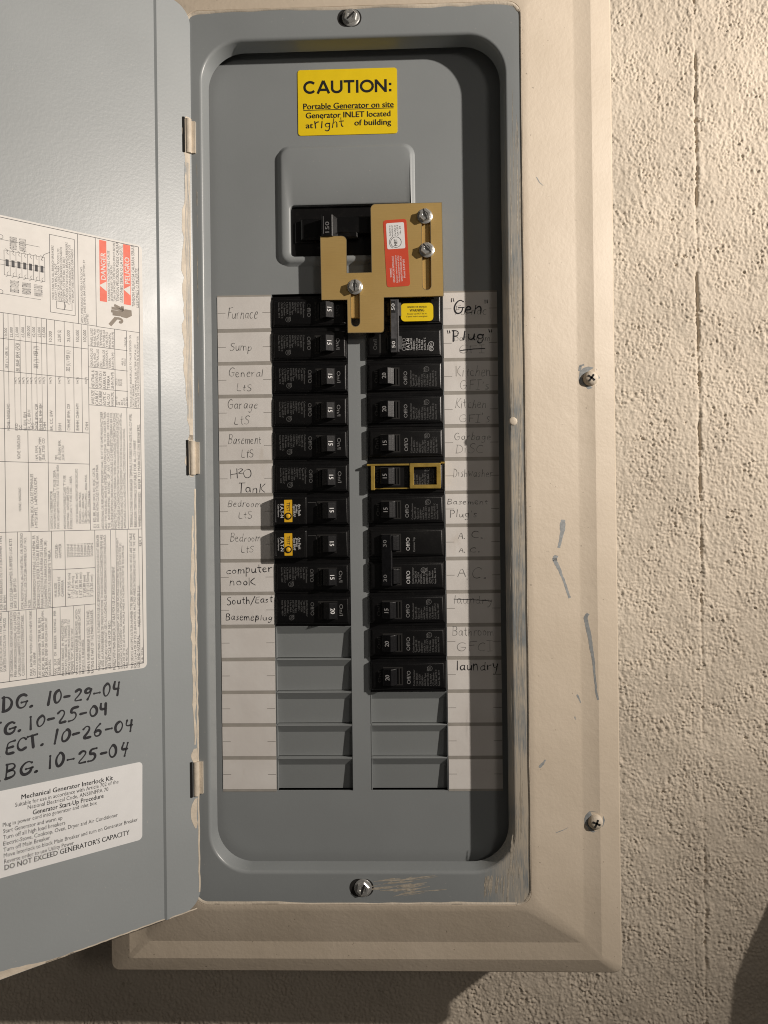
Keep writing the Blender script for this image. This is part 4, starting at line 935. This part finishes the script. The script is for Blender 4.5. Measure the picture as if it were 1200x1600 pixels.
right_rows = [
 (FA, .4, [('Furnac', 710, 760, 492, 14)]), (MK, 1.05, [('Gen', 707, 752, 490, 19), ]), (MK, .75, [('"', 700, 707, 489, 19, 0), ('"', 754, 761, 491, 19, 0)]),
 (FA, .4, [('Bathroom', 710, 765, 533, 11)]), (MK, 1.0, [('P', 707, 717, 533, 17), ('lug', 723, 756, 531, 15)]), (MK, .7, [('"', 697, 704, 532, 16, 0), ('"', 761, 768, 532, 16, 0)]),
 (FA, .42, [('GFI', 716, 757, 552, 12)]), (MK, .7, [('line', (719, 548), (740, 545.5), (758, 544.5))]),
 (FA, .44, [('Kitchen', 712, 766, 588, 15)]), (FA, .44, [("GFI's", 718, 764, 609, 15)]), (FA, .44, [('Kitchen', 711, 759, 638, 14)]), (FA, .44, [("GFI's", 717, 765, 660, 14)]),
 (FA, .44, [('Garbage', 710, 766, 688, 13)]), (FA, .44, [('DiSC', 712, 754, 708, 14)]), (FA, .44, [('Dishwasher', 708, 769, 745, 13)]),
 (PE, .46, [('Basement', 699, 762, 788, 8)]), (PE, .46, [("Plug's", 703, 745, 808, 10)]), (PE, .5, [('A.', 716, 727, 842, 12), ('C.', 736, 755, 841, 10)]), (PE, .5, [('A.', 717, 727, 863, 9), ('C.', 734, 750, 863, 9)]),
 (PE, .5, [('A', 715, 727, 901, 15), ('.', 729, 731, 905, 10), ('C.', 736, 760, 904, 16)]), (FA, .44, [('laundry', 709, 768, 943, 13)]), (MK, .5, [('line', (709, 936), (740, 937), (769, 939))]),
 (FA, .46, [('Bathroom', 707, 771, 993, 13)]), (FA, .46, [('GFCI', 713, 770, 1017, 14)]), (MK, .72, [('laundry', 713, 777, 1047, 15)])]
strip('circuit_label_strip', 'white handwritten paper label strip left of the breakers, from Furnace down', -107.9, -66.3, left_rows)
strip('circuit_label_strip', 'white handwritten paper label strip right of the breakers, half in shadow', 66.3, 107.7, right_rows)

# ================================================================== breakers
# local frame: x 0 at the label side to BW at the middle of the panel, z up, row centred on z = 0
BW = COL[1] - COL[0] - 0.5
def micro(mb, lines, x0, x1, z_top, z_bot, o, fill=.62):
    """sideways print reading downward, tops to the right; lines run right to left"""
    pitch = (x1 - x0) / len(lines); cap = pitch * fill
    for k, ln in enumerate(lines):
        x = x1 - pitch * (k + .5 + fill * .5)
        text(mb, ln, x, z_top, o + .015 * ((x - x0) / 30), cap, ang=-math.pi / 2, maxw=z_top - z_bot, res=1)
def face_out(x): return 2.6 + 1.9 * x / BW
INFO = ['Cutler-Hammer', 'Type BR115', 'Type C115', '120/240V~', 'HACR Type', 'LISTED CKT. BKR.', '1 Pole 10kA', 'CTL Breaker', 'CU/AL 60/75 C', 'Issue No. 4419']
def part_of(root, mb, name, mat, smooth=False):
    o = mb.build(name, mat, root, smooth); return o
def printed(root, mb, name, mat, lift=.06):
    """drop flat print onto the sloping face"""
    mb.v = [(x, z, face_out(x) + lift + o) for x, z, o in mb.v]; return part_of(root, mb, name, mat)
def handle_mb(x=44.5, half=6.2, z=0.0, h=9.6):
    """rocker toggle thrown toward the middle of the panel: number face tipped to +x, grip ridges behind"""
    mb = MB(); f = face_out(x)
    k = h / 9.6
    prof = [(x - 7.1, f - 1.5), (x - 6.9, f + 2.1 * k), (x - 6.0, f + 2.6 * k), (x - 5.9, f + 3.5 * k), (x - 5.0, f + 4.0 * k), (x - 4.9, f + 5.0 * k), (x - 2.5, f + 6.2 * k), (x - 2.0, f + 6.2 * k), (x + 3.4, f + 4.0 * k), (x + 3.9, f + 3.4 * k), (x + 3.7, f - 1.5)]
    n = len(prof); bv = .35
    rings = []
    for zz, s in ((z - half, .0), (z - half + bv, 1), (z + half - bv, 1), (z + half, .0)):
        cxx = sum(p[0] for p in prof) / n; coo = sum(p[1] for p in prof) / n
        rings.append([(cxx + (p[0] - cxx) * (1 if s else .94), zz, coo + (p[1] - coo) * (1 if s else .94)) for p in prof])
    mb.loft([r for r in rings], cap0=True); return mb
def handle_number(root, txt, x=44.5, z=0.0, h=9.6, mat='bright_print'):
    f = face_out(x); mb = MB(); tmp = MB()
    text(tmp, txt, 0, 0, 0, 3.1, align='c', ang=-math.pi / 2, bold=.03)
    xs_ = [p[0] for p in tmp.v]; xc_ = (min(xs_) + max(xs_)) / 2
    (xa_, oa), (xb2, ob) = (x - 2.0, f + 6.2 * h / 9.6), (x + 3.4, f + 4.0 * h / 9.6)
    mb.v = [(x + .45 + (px - xc_), z + pz, oa + (ob - oa) * (x + .45 + (px - xc_) - xa_) / (xb2 - xa_) + .06 + po) for px, pz, po in tmp.v]; mb.f = tmp.f
    return part_of(root, mb, 'amp_number', mat)
def body_mb(z=0.0, base=True, x_end=BW):
    mb = MB()
    mb.box(0.1, BW, z - 12.6, z + 12.6, -12, 0.7)
    # raised face with chamfers, and a frame of slightly lower shoulders
    def fr(ins, d): return [(0.4 + ins, z - 10.9 + ins, face_out(0.4 + ins) - d), (x_end - .3 - ins, z - 10.9 + ins, face_out(x_end - .3 - ins) - d), (x_end - .3 - ins, z + 10.3 - ins, face_out(x_end - .3 - ins) - d), (0.4 + ins, z + 10.3 - ins, face_out(.4 + ins) - d)]
    b0 = [(p[0], p[1], .6) for p in fr(0, 0)]
    mb.loft([b0, fr(0, 1.5), fr(.5, .95), fr(1.1, .85), fr(1.2, .5), fr(1.95, .06), fr(2.4, 0)])
    return mb
def slot_part(root, z=0.0, x0=33.2, x1=48.2):
    mb = MB(); mb.poly([(x0, z - 7), (x1, z - 7), (x1, z + 7), (x0, z + 7)], [], 0, 0)
    mb.v = [(x, zz, face_out(x) + .04) for x, zz, o in mb.v]; part_of(root, mb, 'handle_well', 'dark_gap')
    mb = MB()
    for xx in (34.0, 36.2): mb.bevbox(xx, xx + .8, z - 6, z + 6, face_out(xx), face_out(xx) + .5, .15)
    part_of(root, mb, 'well_rib', 'black_plastic')
def ul_mark(mb, x, z, r=1.9):
    mb.ribbon([(x + r * math.cos(t * .5236), z + r * math.sin(t * .5236)) for t in range(13)], .3, 0)
    mb.ribbon([(x - .9, z - .8), (x + .2, z - .9), (x + .7, z), (x - .7, z + .2), (x - .3, z + .9), (x + .9, z + .8)], .3, 0)
def onoff(root, z=0.0, on_mat='mid_print', off_mat='mid_print', on=True):
    if on:
        mb = MB(); text(mb, 'On/I', 49.6, z + 4.6, 0, 2.7, width=8.8, ang=-math.pi / 2); printed(root, mb, 'on_marking', on_mat)
    mb = MB(); text(mb, 'Off/O', 27.4, z + 6.2, 0, 2.7, width=10.2, ang=-math.pi / 2); printed(root, mb, 'off_marking', off_mat)
def edge_glint(root, z=0.0):
    pass
def std_breaker(amp, label, on_mat='mid_print', info_mat='micro_print', off_mat='mid_print'):
    root = tag(empty('circuit_breaker'), label, 'breaker', 'circuit breakers in the panel')
    part_of(root, body_mb(), 'body', 'black_plastic', 25)
    slot_part(root); part_of(root, handle_mb(), 'handle', 'handle_plastic'); handle_number(root, amp)
    mb = MB(); micro(mb, [s.replace('115', '1' + amp) for s in INFO], 4.6, 25.8, 7.6, -7.2, 0); ul_mark(mb, 12.6, -5.6); printed(root, mb, 'rating_text', info_mat)
    onoff(root, 0, on_mat, off_mat)
    return root
def set_breaker(root, col, row, rows=1):
    z = (ROW(row) + ROW(row + rows)) / 2
    r = random.Random(col * 50 + row); dx_, dz_, o_, a_ = r.uniform(-.2, .2), r.uniform(-.1, .1), r.uniform(-.25, .35), r.uniform(-.004, .004)
    if col == 0: place(root, (-COL[1] + .25 + dx_, z + dz_, o_), (0, a_, 0))
    else: place(root, (COL[1] - .25 + dx_, z + dz_, o_), (0, math.pi + a_, 0))

left_names = {0: ('15', 'topmost breaker of the left column, black 15 amp, beside Furnace label'), 1: ('15', 'black 15 amp breaker beside the Sump label'), 2: ('15', 'black 15 amp breaker beside the General LTS label'),
              3: ('15', 'black 15 amp breaker beside the Garage LTS label'), 4: ('15', 'black 15 amp breaker beside the Basement LTS label'), 5: ('15', 'black 15 amp breaker beside the H2O Tank label'),
              8: ('15', 'black 15 amp breaker beside the computer nook label'), 9: ('20', 'black 20 amp breaker beside the South/East label, lowest of left column')}
for i, (a, lb) in left_names.items(): set_breaker(std_breaker(a, lb, 'dim_print' if i == 0 else 'mid_print', 'micro_print', 'micro_print'), 0, i)
right_names = {2: ('20', 'black 20 amp breaker beside the upper Kitchen label'), 3: ('20', 'black 20 amp breaker beside the lower Kitchen label'), 4: ('15', 'black 15 amp breaker beside the Garbage label'),
               6: ('15', 'black 15 amp breaker beside the Basement Plugs label'), 9: ('15', 'black 15 amp breaker beside the crossed-out laundry label'),
               10: ('20', 'black 20 amp breaker beside the Bathroom GFCI label'), 11: ('20', 'lowest breaker of the right column, black 20 amp, beside black laundry label')}
for i, (a, lb) in right_names.items(): set_breaker(std_breaker(a, lb, 'dim_print', 'micro_print', 'mid_print'), 1, i)

# arc-fault breakers with test buttons
def arc_fault(label):
    root = tag(empty('circuit_breaker'), label, 'breaker', 'circuit breakers in the panel')
    part_of(root, body_mb(), 'body', 'black_plastic', 25)
    mb = MB(); mb.loft([rrect(.2, 25.4, -10.6, 10.4, .8, 3, .6), rrect(.2, 25.4, -10.6, 10.4, .8, 3, 6.2), rrect(.8, 24.8, -10.0, 9.8, .8, 3, 6.9), rrect(1.8, 23.8, -9.0, 8.8, .6, 3, 6.95), rrect(2.1, 23.5, -8.7, 8.5, .5, 3, 6.75)])
    part_of(root, mb, 'test_housing', 'black_plastic', 25)
    f = 6.82
    mb = MB(); mb.poly(rrect(8.5, 14.6, -8.6, 8.4, .2, 1), [], 6.7, f); band = part_of(root, mb, 'test_band', 'amber_vinyl')
    mb = MB(); text(mb, 'TEST', 10.4, 6.4, f + .05, 2.4, width=6.8, ang=-math.pi / 2, bold=.02); o = mb.build('test_lettering', 'black_ink', band)
    mb = MB(); mb.lathe(11.5, -4.0, [(2.7, f), (2.7, f + .35), (2.2, f + .4), (2.1, f + .05)], 20); mb.build('button_ring', 'black_label', band, 40)
    mb = MB(); mb.lathe(11.5, -4.0, [(1.75, f), (1.75, f + .9), (1.4, f + 1.15), (.01, f + 1.2)], 18); part_of(root, mb, 'test_button', 'amber_vinyl', 40)
    mb = MB(); text(mb, 'F.A.T-N', 5.6, 5.2, f + .05, 2.3, width=10.4, ang=-math.pi / 2, bold=.04)
    text(mb, 'Arc Fault', 19.2, 5.0, f + .05, 1.9, width=9.0, ang=-math.pi / 2, bold=.02); text(mb, 'Breaker', 17.3, 4.4, f + .05, 1.7, width=6.6, ang=-math.pi / 2, bold=.02); text(mb, 'Type BRAF', 15.4, 5.0, f + .05, 1.7, width=9.6, ang=-math.pi / 2, bold=.02)
    text(mb, 'Cutler-Hammer', 3.5, 5.0, f + .05, 1.2, width=9.8, ang=-math.pi / 2); part_of(root, mb, 'white_lettering', 'bright_print')
    slot_part(root); part_of(root, handle_mb(), 'handle', 'handle_plastic'); handle_number(root, '15')
    mb = MB(); mb.ribbon([(26.2, 6.2), (32.4, 6.2), (32.6, 3.4)], .25, 0); printed(root, mb, 'ridge_line', 'micro_print')
    return root
set_breaker(arc_fault('upper of the two black breakers with yellow test bands, left column'), 0, 6)
set_breaker(arc_fault('lower of the two black breakers with yellow test bands, left column'), 0, 7)

# dishwasher breaker with a brass lock-off clip
root = std_breaker('15', 'black 15 amp breaker framed in brass beside the Dishwasher label', 'dim_print', 'micro_print', 'black_label'); set_breaker(root, 1, 5)
clip = MB(); oz = 4.7
def fring(x0, x1, z0, z1, t, h0, h1):
    clip.loft([rrect(x0, x1, z0, z1, .5, 3, h0), rrect(x0, x1, z0, z1, .5, 3, h1 - .4), rrect(x0 + .4, x1 - .4, z0 + .4, z1 - .4, .4, 3, h1), rrect(x0 + t - .3, x1 - t + .3, z0 + t - .3, z1 - t + .3, .4, 3, h1), rrect(x0 + t, x1 - t, z0 + t, z1 - t, .4, 3, h1 - .4), rrect(x0 + t, x1 - t, z0 + t, z1 - t, .4, 3, h0)], cap1=False)
fring(2.6, 26.0, -9.6, 9.8, 3.0, 2.5, 6.4)
clip.bevbox(26.3, BW + .8, -9.4, -7.9, 2.5, 5.8, .3); clip.bevbox(52.6, 55.6, -7.85, 10.5, 2.5, 5.9, .3); clip.bevbox(-.6, 2.3, -10.6, -9.2, 1.5, 4.0, .3); clip.bevbox(26.3, 52.4, 8.9, 9.9, 2.5, 5.0, .25)
part_of(root, clip, 'brass_clip', 'brass_clip', 30)

# two-pole breakers
def two_pole(label, amp, tiemat):
    root = tag(empty('circuit_breaker'), label, 'breaker', 'circuit breakers in the panel')
    for z in (12.7, -12.7):
        part_of(root, body_mb(z), 'body', 'black_plastic', 25); slot_part(root, z)
    return root
# 50 A generator breaker: x measured from the label side, turned round for the right column (row 0 is at z = -12.7 locally)
root = two_pole('black two-pole 50 amp generator breaker with yellow warning sticker, right column top', '50', 'tie_plastic'); set_breaker(root, 1, 0, 2)
for z in (12.7, -12.7): part_of(root, handle_mb(38.0, 5.2, z, 6.6), 'handle', 'handle_plastic')
mb = MB(); f = face_out(36) + 5.2
mb.bevbox(33.0, 39.4, -19.5, 20.5, f - 4, f, .5); tie = part_of(root, mb, 'handle_tie', 'tie_plastic', 25)
mb = MB(); mb.bevbox(33.6, 34.2, -19, 20, f - .1, f + .25, .1); mb.build('tie_ridge', 'tie_plastic', tie)
for z in (14.7, -13.8):
    mb = MB(); mb.poly([(35.4, z - 4.5), (38.8, z - 4.5), (38.8, z + 4.5), (35.4, z + 4.5)], [], f - .1, f + .06); mb.build('number_plate', 'black_label', tie)
    mb = MB(); text(mb, '50', 36.0, z, f + .12, 2.5, align='c', width=5.0, ang=-math.pi / 2, bold=.03); mb.build('amp_number', 'bright_print', tie)
mb = MB(); mb.poly(rrect(6.5, 31.4, -19.4, -5.6, 3.2, 6), [], 0, 0)
fo = face_out(20) + 1.1
stk = MB(); stk.poly(rrect(6.7, 31.4, -17.6, -3.8, 3.2, 6), [], 3.0, fo); stick = part_of(root, stk, 'warning_sticker', 'yellow_vinyl')
mb = MB()
for t, z, cap, w, bo in (('GENERATOR BREAKER', -9.0, 1.25, 15, .02), ('WARNING', -11.9, 2.0, 11, .03), ('Breaker can NOT be on', -14.1, 1.2, 14.5, .01), ('if panel main is energized.', -16.1, 1.2, 16, .01)):
    text(mb, t, 19.0, -z - 24.6 if False else z, fo + .05, cap, width=w, align='c', bold=bo)
# the breaker is mounted turned round, so turn the print about the sticker centre to read upright
mb.v = [(38.1 - x, -23.0 - z, o) for x, z, o in mb.v]; mb.build('warning_lettering', 'black_ink', stick)
mb = MB(); text(mb, 'Off/O', 27.8, 18.4, 0, 3.2, width=9.6, ang=-math.pi / 2, bold=.005); printed(root, mb, 'off_marking', 'mid_print')
mb = MB(); text(mb, 'F.A.T-N', 25.2, 17.8, 0, 2.2, width=8.6, ang=-math.pi / 2, bold=.04); micro(mb, ['Type BR250', '120/240V~', 'HACR Type', '2 Pole 50A', 'CTL 10kA', 'CU/AL 75 C', 'Issue'], 10.4, 24.8, 18.0, 6.2, 0)
ul_mark(mb, 8.6, 13.6, 2.0); ul_mark(mb, 8.6, 17.2, 1.6); printed(root, mb, 'rating_text', 'bright_print')
mb = MB(); text(mb, 'On/I', 50, 17.4, 0, 2.8, width=7.8, ang=-math.pi / 2); printed(root, mb, 'on_marking', 'dim_print')
# 30 A air-conditioner breaker
root = two_pole('black two-pole 30 amp breaker beside the A.C. labels', '30', 'handle_plastic'); set_breaker(root, 1, 7, 2)
for z in (12.7, -12.7): part_of(root, handle_mb(41.5, 5.6, z, 7.4), 'handle', 'handle_plastic')
f = face_out(42) + 4.6; mb = MB(); mb.loft([[(39.6, z, f - 4), (40.2, z, f - .5), (41.0, z, f), (47.6, z, f - .6), (48.2, z, f - 1.4), (48.2, z, f - 4)] for z in (-19.2, 19.4)], cap0=True)
tie = part_of(root, mb, 'handle_tie', 'handle_plastic', 25)
for z in (13.8, -12.6):
    mb = MB(); text(mb, '30', 44.2, z, f - .22, 2.6, align='c', width=5.4, ang=-math.pi / 2, bold=.01); mb.v = [(x, zz, f - .6 * (x - 41) / 6.6 + .08) for x, zz, o in mb.v]; mb.build('amp_number', 'mid_print', tie)
for z, t in ((-12.7, 0), (12.7, 1)):
    mb = MB(); text(mb, 'Off/O', 26.6, z + 6.0, 0, 2.8, width=10, ang=-math.pi / 2, bold=.012); printed(root, mb, 'off_marking', 'bright_print')
mb = MB(); text(mb, 'Common Trip', 22.6, -5.8, 0, 1.5, width=11, ang=-math.pi / 2); micro(mb, ['Cutler-Hammer', 'Type BR230', 'Type C230', '120/240V~', 'HACR Type', 'LISTED CKT. BKR.', '2 Pole 10kA', 'CTL Breaker', 'Issue No. 4419'], 6.4, 25.6, 18.6, 6.2, 0); ul_mark(mb, 16.4, 8.4); printed(root, mb, 'rating_text', 'mid_print')

# main breaker
root = tag(empty('main_breaker', (0, 207.9, -2)), 'black 150 amp main breaker in the raised window near the top', 'breaker')
bpy.context.view_layer.update()
def mpart(mb, n, mat, smooth=False, par=None):
    o = mb.build(n, mat, None, smooth); p_ = par or root; o.parent = p_; o.matrix_parent_inverse = root.matrix_world.inverted() if p_ is root else Matrix(); return o
mb = MB(); mb.bevbox(-50, 41.6, 208.1, 247.2, -14, -1.0, .6); mb.bevbox(-47, -33, 219, 235, -1.2, .2, .5); mpart(mb, 'body', 'black_plastic', 25)
mb = MB(); mb.bevbox(-42, 2, 220.5, 236.5, -1.2, 3.2, 1.2, slope=2.0); mb.bevbox(-14, 20, 224, 236.8, -1.2, 5.2, .8); mpart(mb, 'housing', 'black_plastic', 25)
hx0, hz0 = P(503, 371, 10); hx1, hz1 = P(528, 337, 10)
mb = MB(); mb.loft([[(hx0 - .3, z, 2), (hx0, z, 11.6), (hx0 + .6, z, 12.0), (hx1 - 4.6, z, 12.4), (hx1 - 3.8, z, 12.0), (hx1 + .4, z, 2)] for z in (hz0 + .4, hz1)], cap0=True)
hd = mpart(mb, 'handle', 'black_plastic')
mb = MB(); text(mb, '150', hx0 + 5.8, (hz0 + hz1) / 2 - 1.2, 0, 3.0, width=8.2, align='c', ang=math.pi / 2, bold=.005); mb.ribbon([(hx0 + 1.4, hz0 + 2), (hx0 + 1.4, hz1 - 1)], .3, 0)
mb.v = [(x, z, 12.08 + .4 * (x - hx0 - .6) / (hx1 - hx0 - 5.2)) for x, z, o in mb.v]; mpart(mb, 'amp_number', 'mid_print', par=hd)

# ================================================================== generator interlock
root = tag(empty('interlock_plate', (20, 147, 0)), 'gold sliding interlock plate with red sticker, between main and generator breakers', 'interlock plate')
bpy.context.view_layer.update()
def ipart(mb, n, mat, smooth=False, par=None):
    o = mb.build(n, mat, None, smooth); p_ = par or root; o.parent = p_; o.matrix_parent_inverse = root.matrix_world.inverted() if p_ is root else Matrix(); return o
O0, O1 = 8.6, 10.6
def arcp(cx, cz, r, a0, a1, n=6): return [(cx + r * math.cos(math.radians(a0 + (a1 - a0) * i / n)), cz + r * math.sin(math.radians(a0 + (a1 - a0) * i / n))) for i in range(n + 1)]
pl = [(-6.2, 146.8)] + arcp(18.4, 149.2, 2.6, -90, 0) + [(21.3, 173.0), (66.2, 173.3), (65.7, 243.5)] + arcp(15.8, 239.8, 3.6, 90, 180) + [(12.4, 191.9), (-6.6, 191.9)] + arcp(-10.2, 216.2, 3.7, 0, 90) + [(-26.2, 220.0), (-25.8, 172.0), (-6.3, 171.8)]
def slotl(x, za, zb, w): return arcp(x, za - w, w, 0, 180, 8) + arcp(x, zb + w, w, 180, 360, 8)
mb = MB(); mb.poly(pl, [slotl(53.8, 236.5, 177.8, 3.4), slotl(-0.3, 184, 151.2, 3.4)], O0, O1)
ipart(mb, 'plate', 'gold_plate')
mb = MB(); mb.bevbox(46, 62.5, 174.5, 241, 4.8, 8.2, .3); ipart(mb, 'spacer_bar', 'gold_plate')
mb = MB(); mb.bevbox(-5.5, 5, 158.5, 190.5, 4.8, 8.2, .3); ipart(mb, 'spacer_bar', 'gold_plate')
# bevelled bright edge, slightly proud
mb = MB()
for lp in (pl, slotl(53.8, 236.5, 177.8, 3.4), slotl(-0.3, 184, 151.2, 3.4)):
    mb.ribbon(lp + [lp[0]], .34, O1 + .03)
ipart(mb, 'cut_edge', 'brass_edge')
for px, py, ang in ((664, 336, 1.9), (667, 389, 2.3), (554.5, 447, 1.5)):
    x, z = P(px, py, 13)
    o = screw_mb(4.6, 4.6, False, True, 5.7).build('screw', 'zinc', None, 40); place(o, (x, z, O1 + .05)); o.parent = root; bpy.context.view_layer.update(); o.matrix_parent_inverse = root.matrix_world.inverted()
    s = slot_mb(4.2, 4.68, ang, False, .5).build('drive_slot', 'dark_gap'); s.parent = o
    sh = MB(); sh.lathe(0, 0, [(2.6, -11), (2.6, .2)], 12); q = sh.build('shank', 'zinc'); q.parent = o
q4 = [P(604, 448, O1), P(641, 447, O1), P(635, 343, O1), P(599, 344, O1)]
scx, scz = sum(p[0] for p in q4) / 4, sum(p[1] for p in q4) / 4; sang = math.atan2(q4[2][0] - q4[1][0], q4[2][1] - q4[1][1]) * -1
sw, sh_ = 17.6, 50.6
def rot2(pts, a=sang): return [(scx + x * math.cos(a) - z * math.sin(a), scz + x * math.sin(a) + z * math.cos(a)) for x, z in pts]
mb = MB(); mb.poly(rot2(rrect(-sw / 2, sw / 2, -sh_ / 2, sh_ / 2, 2, 5)), [], O1, O1 + .15); red = ipart(mb, 'red_sticker', 'red_vinyl')
mb = MB(); mb.poly(rot2(rrect(-sw / 2 + 2, sw / 2 - 2, 3.2, sh_ / 2 - 2.4, 1.2, 4)), [], O1 + .1, O1 + .2); ipart(mb, 'white_field', 'white_vinyl', par=red)
def itext(items, name, mat, o):
    mb = MB()
    for t, x, z, cap, w, bo in items: text(mb, t, x, z, o, cap, width=w, ang=math.pi / 2, align='c', bold=bo)
    mb.v = [(*rot2([(x, z)])[0], oo) for x, z, oo in mb.v]; return mb
mb = itext([('WARNING', -4.6, -14.5, 1.2, 7, .02), ('GENERATOR INTERLOCK', -2.4, -12, 1.4, 20, .01), ('Generator Interlock is designed for', -.4, -12, 1.2, 21, 0), ('Mechanical Interlock of the', 1.4, -12, 1.2, 20, 0), ('GENERATOR BREAKER ONLY', 3.4, -12, 1.3, 19, 0), ('Model EATP150', 5.6, -12, 1.4, 14, .01)], 'l', 'm', O1 + .2)
ipart(mb, 'white_lettering', 'white_vinyl', par=red)
mb = itext([('MET', .9, 8.0, 2.3, 5.2, .03), ('Conforms to', -3.6, 17, 1.1, 8, 0), ('ANSI/UL 67', -1.7, 17, 1.1, 8, 0), ('Certified to', .3, 17, 1.1, 8, 0), ('CSA C22.2', 2.2, 17, 1.1, 8, 0), ('No. 29', 4.2, 17, 1.1, 6, 0)], 'l', 'm', O1 + .26)
ring_ = [(4.0 * math.cos(t * .3491), 8.2 + 4.0 * math.sin(t * .3491)) for t in range(19)]
mb.ribbon(rot2(ring_), .35, O1 + .25); mb.ribbon(rot2([(5.0 * math.cos(t * .2) , 8.2 + 5.0 * math.sin(t * .2)) for t in range(10, 22)]), .3, O1 + .25)
ipart(mb, 'certification_mark', 'black_ink', par=red)

# ================================================================== caution sticker
root = tag(empty('caution_sticker', (-5, 301.6, 0)), 'yellow caution sticker near the top of the panel', 'sticker')
bpy.context.view_layer.update()
def cpart(mb, n, mat):
    o = mb.build(n, mat); o.parent = root; o.matrix_parent_inverse = root.matrix_world.inverted(); return o
mb = MB(); mb.poly(rrect(-43.4, 33.1, 301.7, 352.2, 2.2, 5), [], .02, .45); cpart(mb, 'sheet', 'yellow_vinyl')
mb = MB()
def cl(t, x0p, x1p, yb, cap, bo):
    a = P(x0p, yb, .5); b = P(x1p, yb, .5); text(mb, t, a[0], a[1], .5, cap, width=b[0] - a[0], bold=bo, res=4)
cl('Portable Generator on site', 474, 615, 171, 4.4, .045); cl('Generator INLET located', 478, 610, 185, 4.3, .045); cl('at', 478, 489, 200.5, 4.3, .045); cl('of building', 554, 611, 196, 4.3, .045)
def arc(cx, cy, rx, ry, a0, a1, n=18): return [(cx + rx * math.cos(math.radians(a0 + (a1 - a0) * i / n)), cy + ry * math.sin(math.radians(a0 + (a1 - a0) * i / n))) for i in range(n + 1)]
HEAVY = {'C': (.98, [arc(.5, .5, .41, .41, 42, 318)]), 'A': (1.0, [[(.08, 0), (.5, 1.0)], [(.92, 0), (.5, 1.0)], [(.24, .29), (.76, .29)]]), 'U': (.98, [[(.15, 1), (.15, .38)] + arc(.49, .38, .34, .29, 180, 360) + [(.83, .38), (.83, 1)]]),
         'T': (.84, [[(.02, .91), (.82, .91)], [(.42, .92), (.42, 0)]]), 'I': (.36, [[(.18, 0), (.18, 1)]]), 'O': (1.06, [arc(.53, .5, .43, .41, 0, 360, 28)]), 'N': (.98, [[(.14, 0), (.14, 1)], [(.84, 0), (.84, 1)], [(.17, .9), (.81, .1)]]), ':': (.4, [[(.2, .04), (.2, .23)], [(.2, .52), (.2, .71)]])}
a = P(474, 147, .5); b = P(614, 143.5, .5); tot_ = sum(HEAVY[c][0] for c in 'CAUTION:'); ux_ = (b[0] - a[0]) / tot_; cap_ = 9.9; cur_ = 0
for i_, c in enumerate('CAUTION:'):
    for j_, st_ in enumerate(HEAVY[c][1]):
        mb.ribbon([(a[0] + (cur_ + x) * ux_, a[1] + (b[1] - a[1]) * cur_ / tot_ + y * cap_) for x, y in st_], 1.95, .5 + .008 * j_)
    cur_ += HEAVY[c][0]
a = P(474, 172.6, .5); b = P(615, 168.5, .5); mb.ribbon([a, b], .55, .5)
cpart(mb, 'lettering', 'black_ink')
mb = MB(); a = P(492, 201, .5); b = P(537, 198, .5); hand(mb, 'right', a[0], a[1], b[0], b[1], 7.4, .8, .52, rnd=random.Random(2)); cpart(mb, 'handwriting', 'marker')

# ================================================================== added bag-shaped blocker, out of view, to cast the lower right wall shadow
root = tag(empty('added_shadow_caster', (470, -640, WALL)), 'added unseen bag-shaped shadow caster beyond the lower right edge', 'shadow caster')
mb = MB(); rings = []
for z, w, d in ((-640, 60, 24), (-630, 76, 38), (-560, 88, 48), (-450, 84, 48), (-330, 76, 44), (-275, 62, 34), (-255, 46, 20), (-248, 28, 10)):
    rings.append([(466 + w * math.cos(t * math.pi / 12) * (1 + .02 * math.sin(5 * t + z * .05)), z + 3 * math.sin(t * 1.3), WALL + 3 + d + d * math.sin(t * math.pi / 12)) for t in range(24)])
mb.loft(rings, cap0=True); mb.v = [(x - 470, z + 640, o - WALL) for x, z, o in mb.v]; mb.build('caster_body', 'caster_canvas', root, 60)
mb = MB()
for sx_ in (-1, 1):
    rr_ = []
    for k in range(9):
        t = k / 8; cx_, cz_ = 466 + sx_ * 26 * (1 - t) , -252 + 98 * t
        rr_.append([(cx_ + 7 * math.cos(a * math.pi / 3), cz_, WALL + 16 + 2 * math.sin(a * math.pi / 3)) for a in range(6)])
    mb2 = MB(); mb2.loft(rr_, cap0=True); mb2.v = [(x - 470, z + 640, o - WALL) for x, z, o in mb2.v]; mb2.build('caster_strap', 'caster_canvas', root, 60)
mb = MB(); mb.loft([[(466 - 470 + 4 * math.cos(a * math.pi / 4), -158 + 640 + 4 * math.sin(a * math.pi / 4), o) for a in range(8)] for o in (0, 30)], cap0=True); mb.build('caster_hook', 'zinc', root, 40)
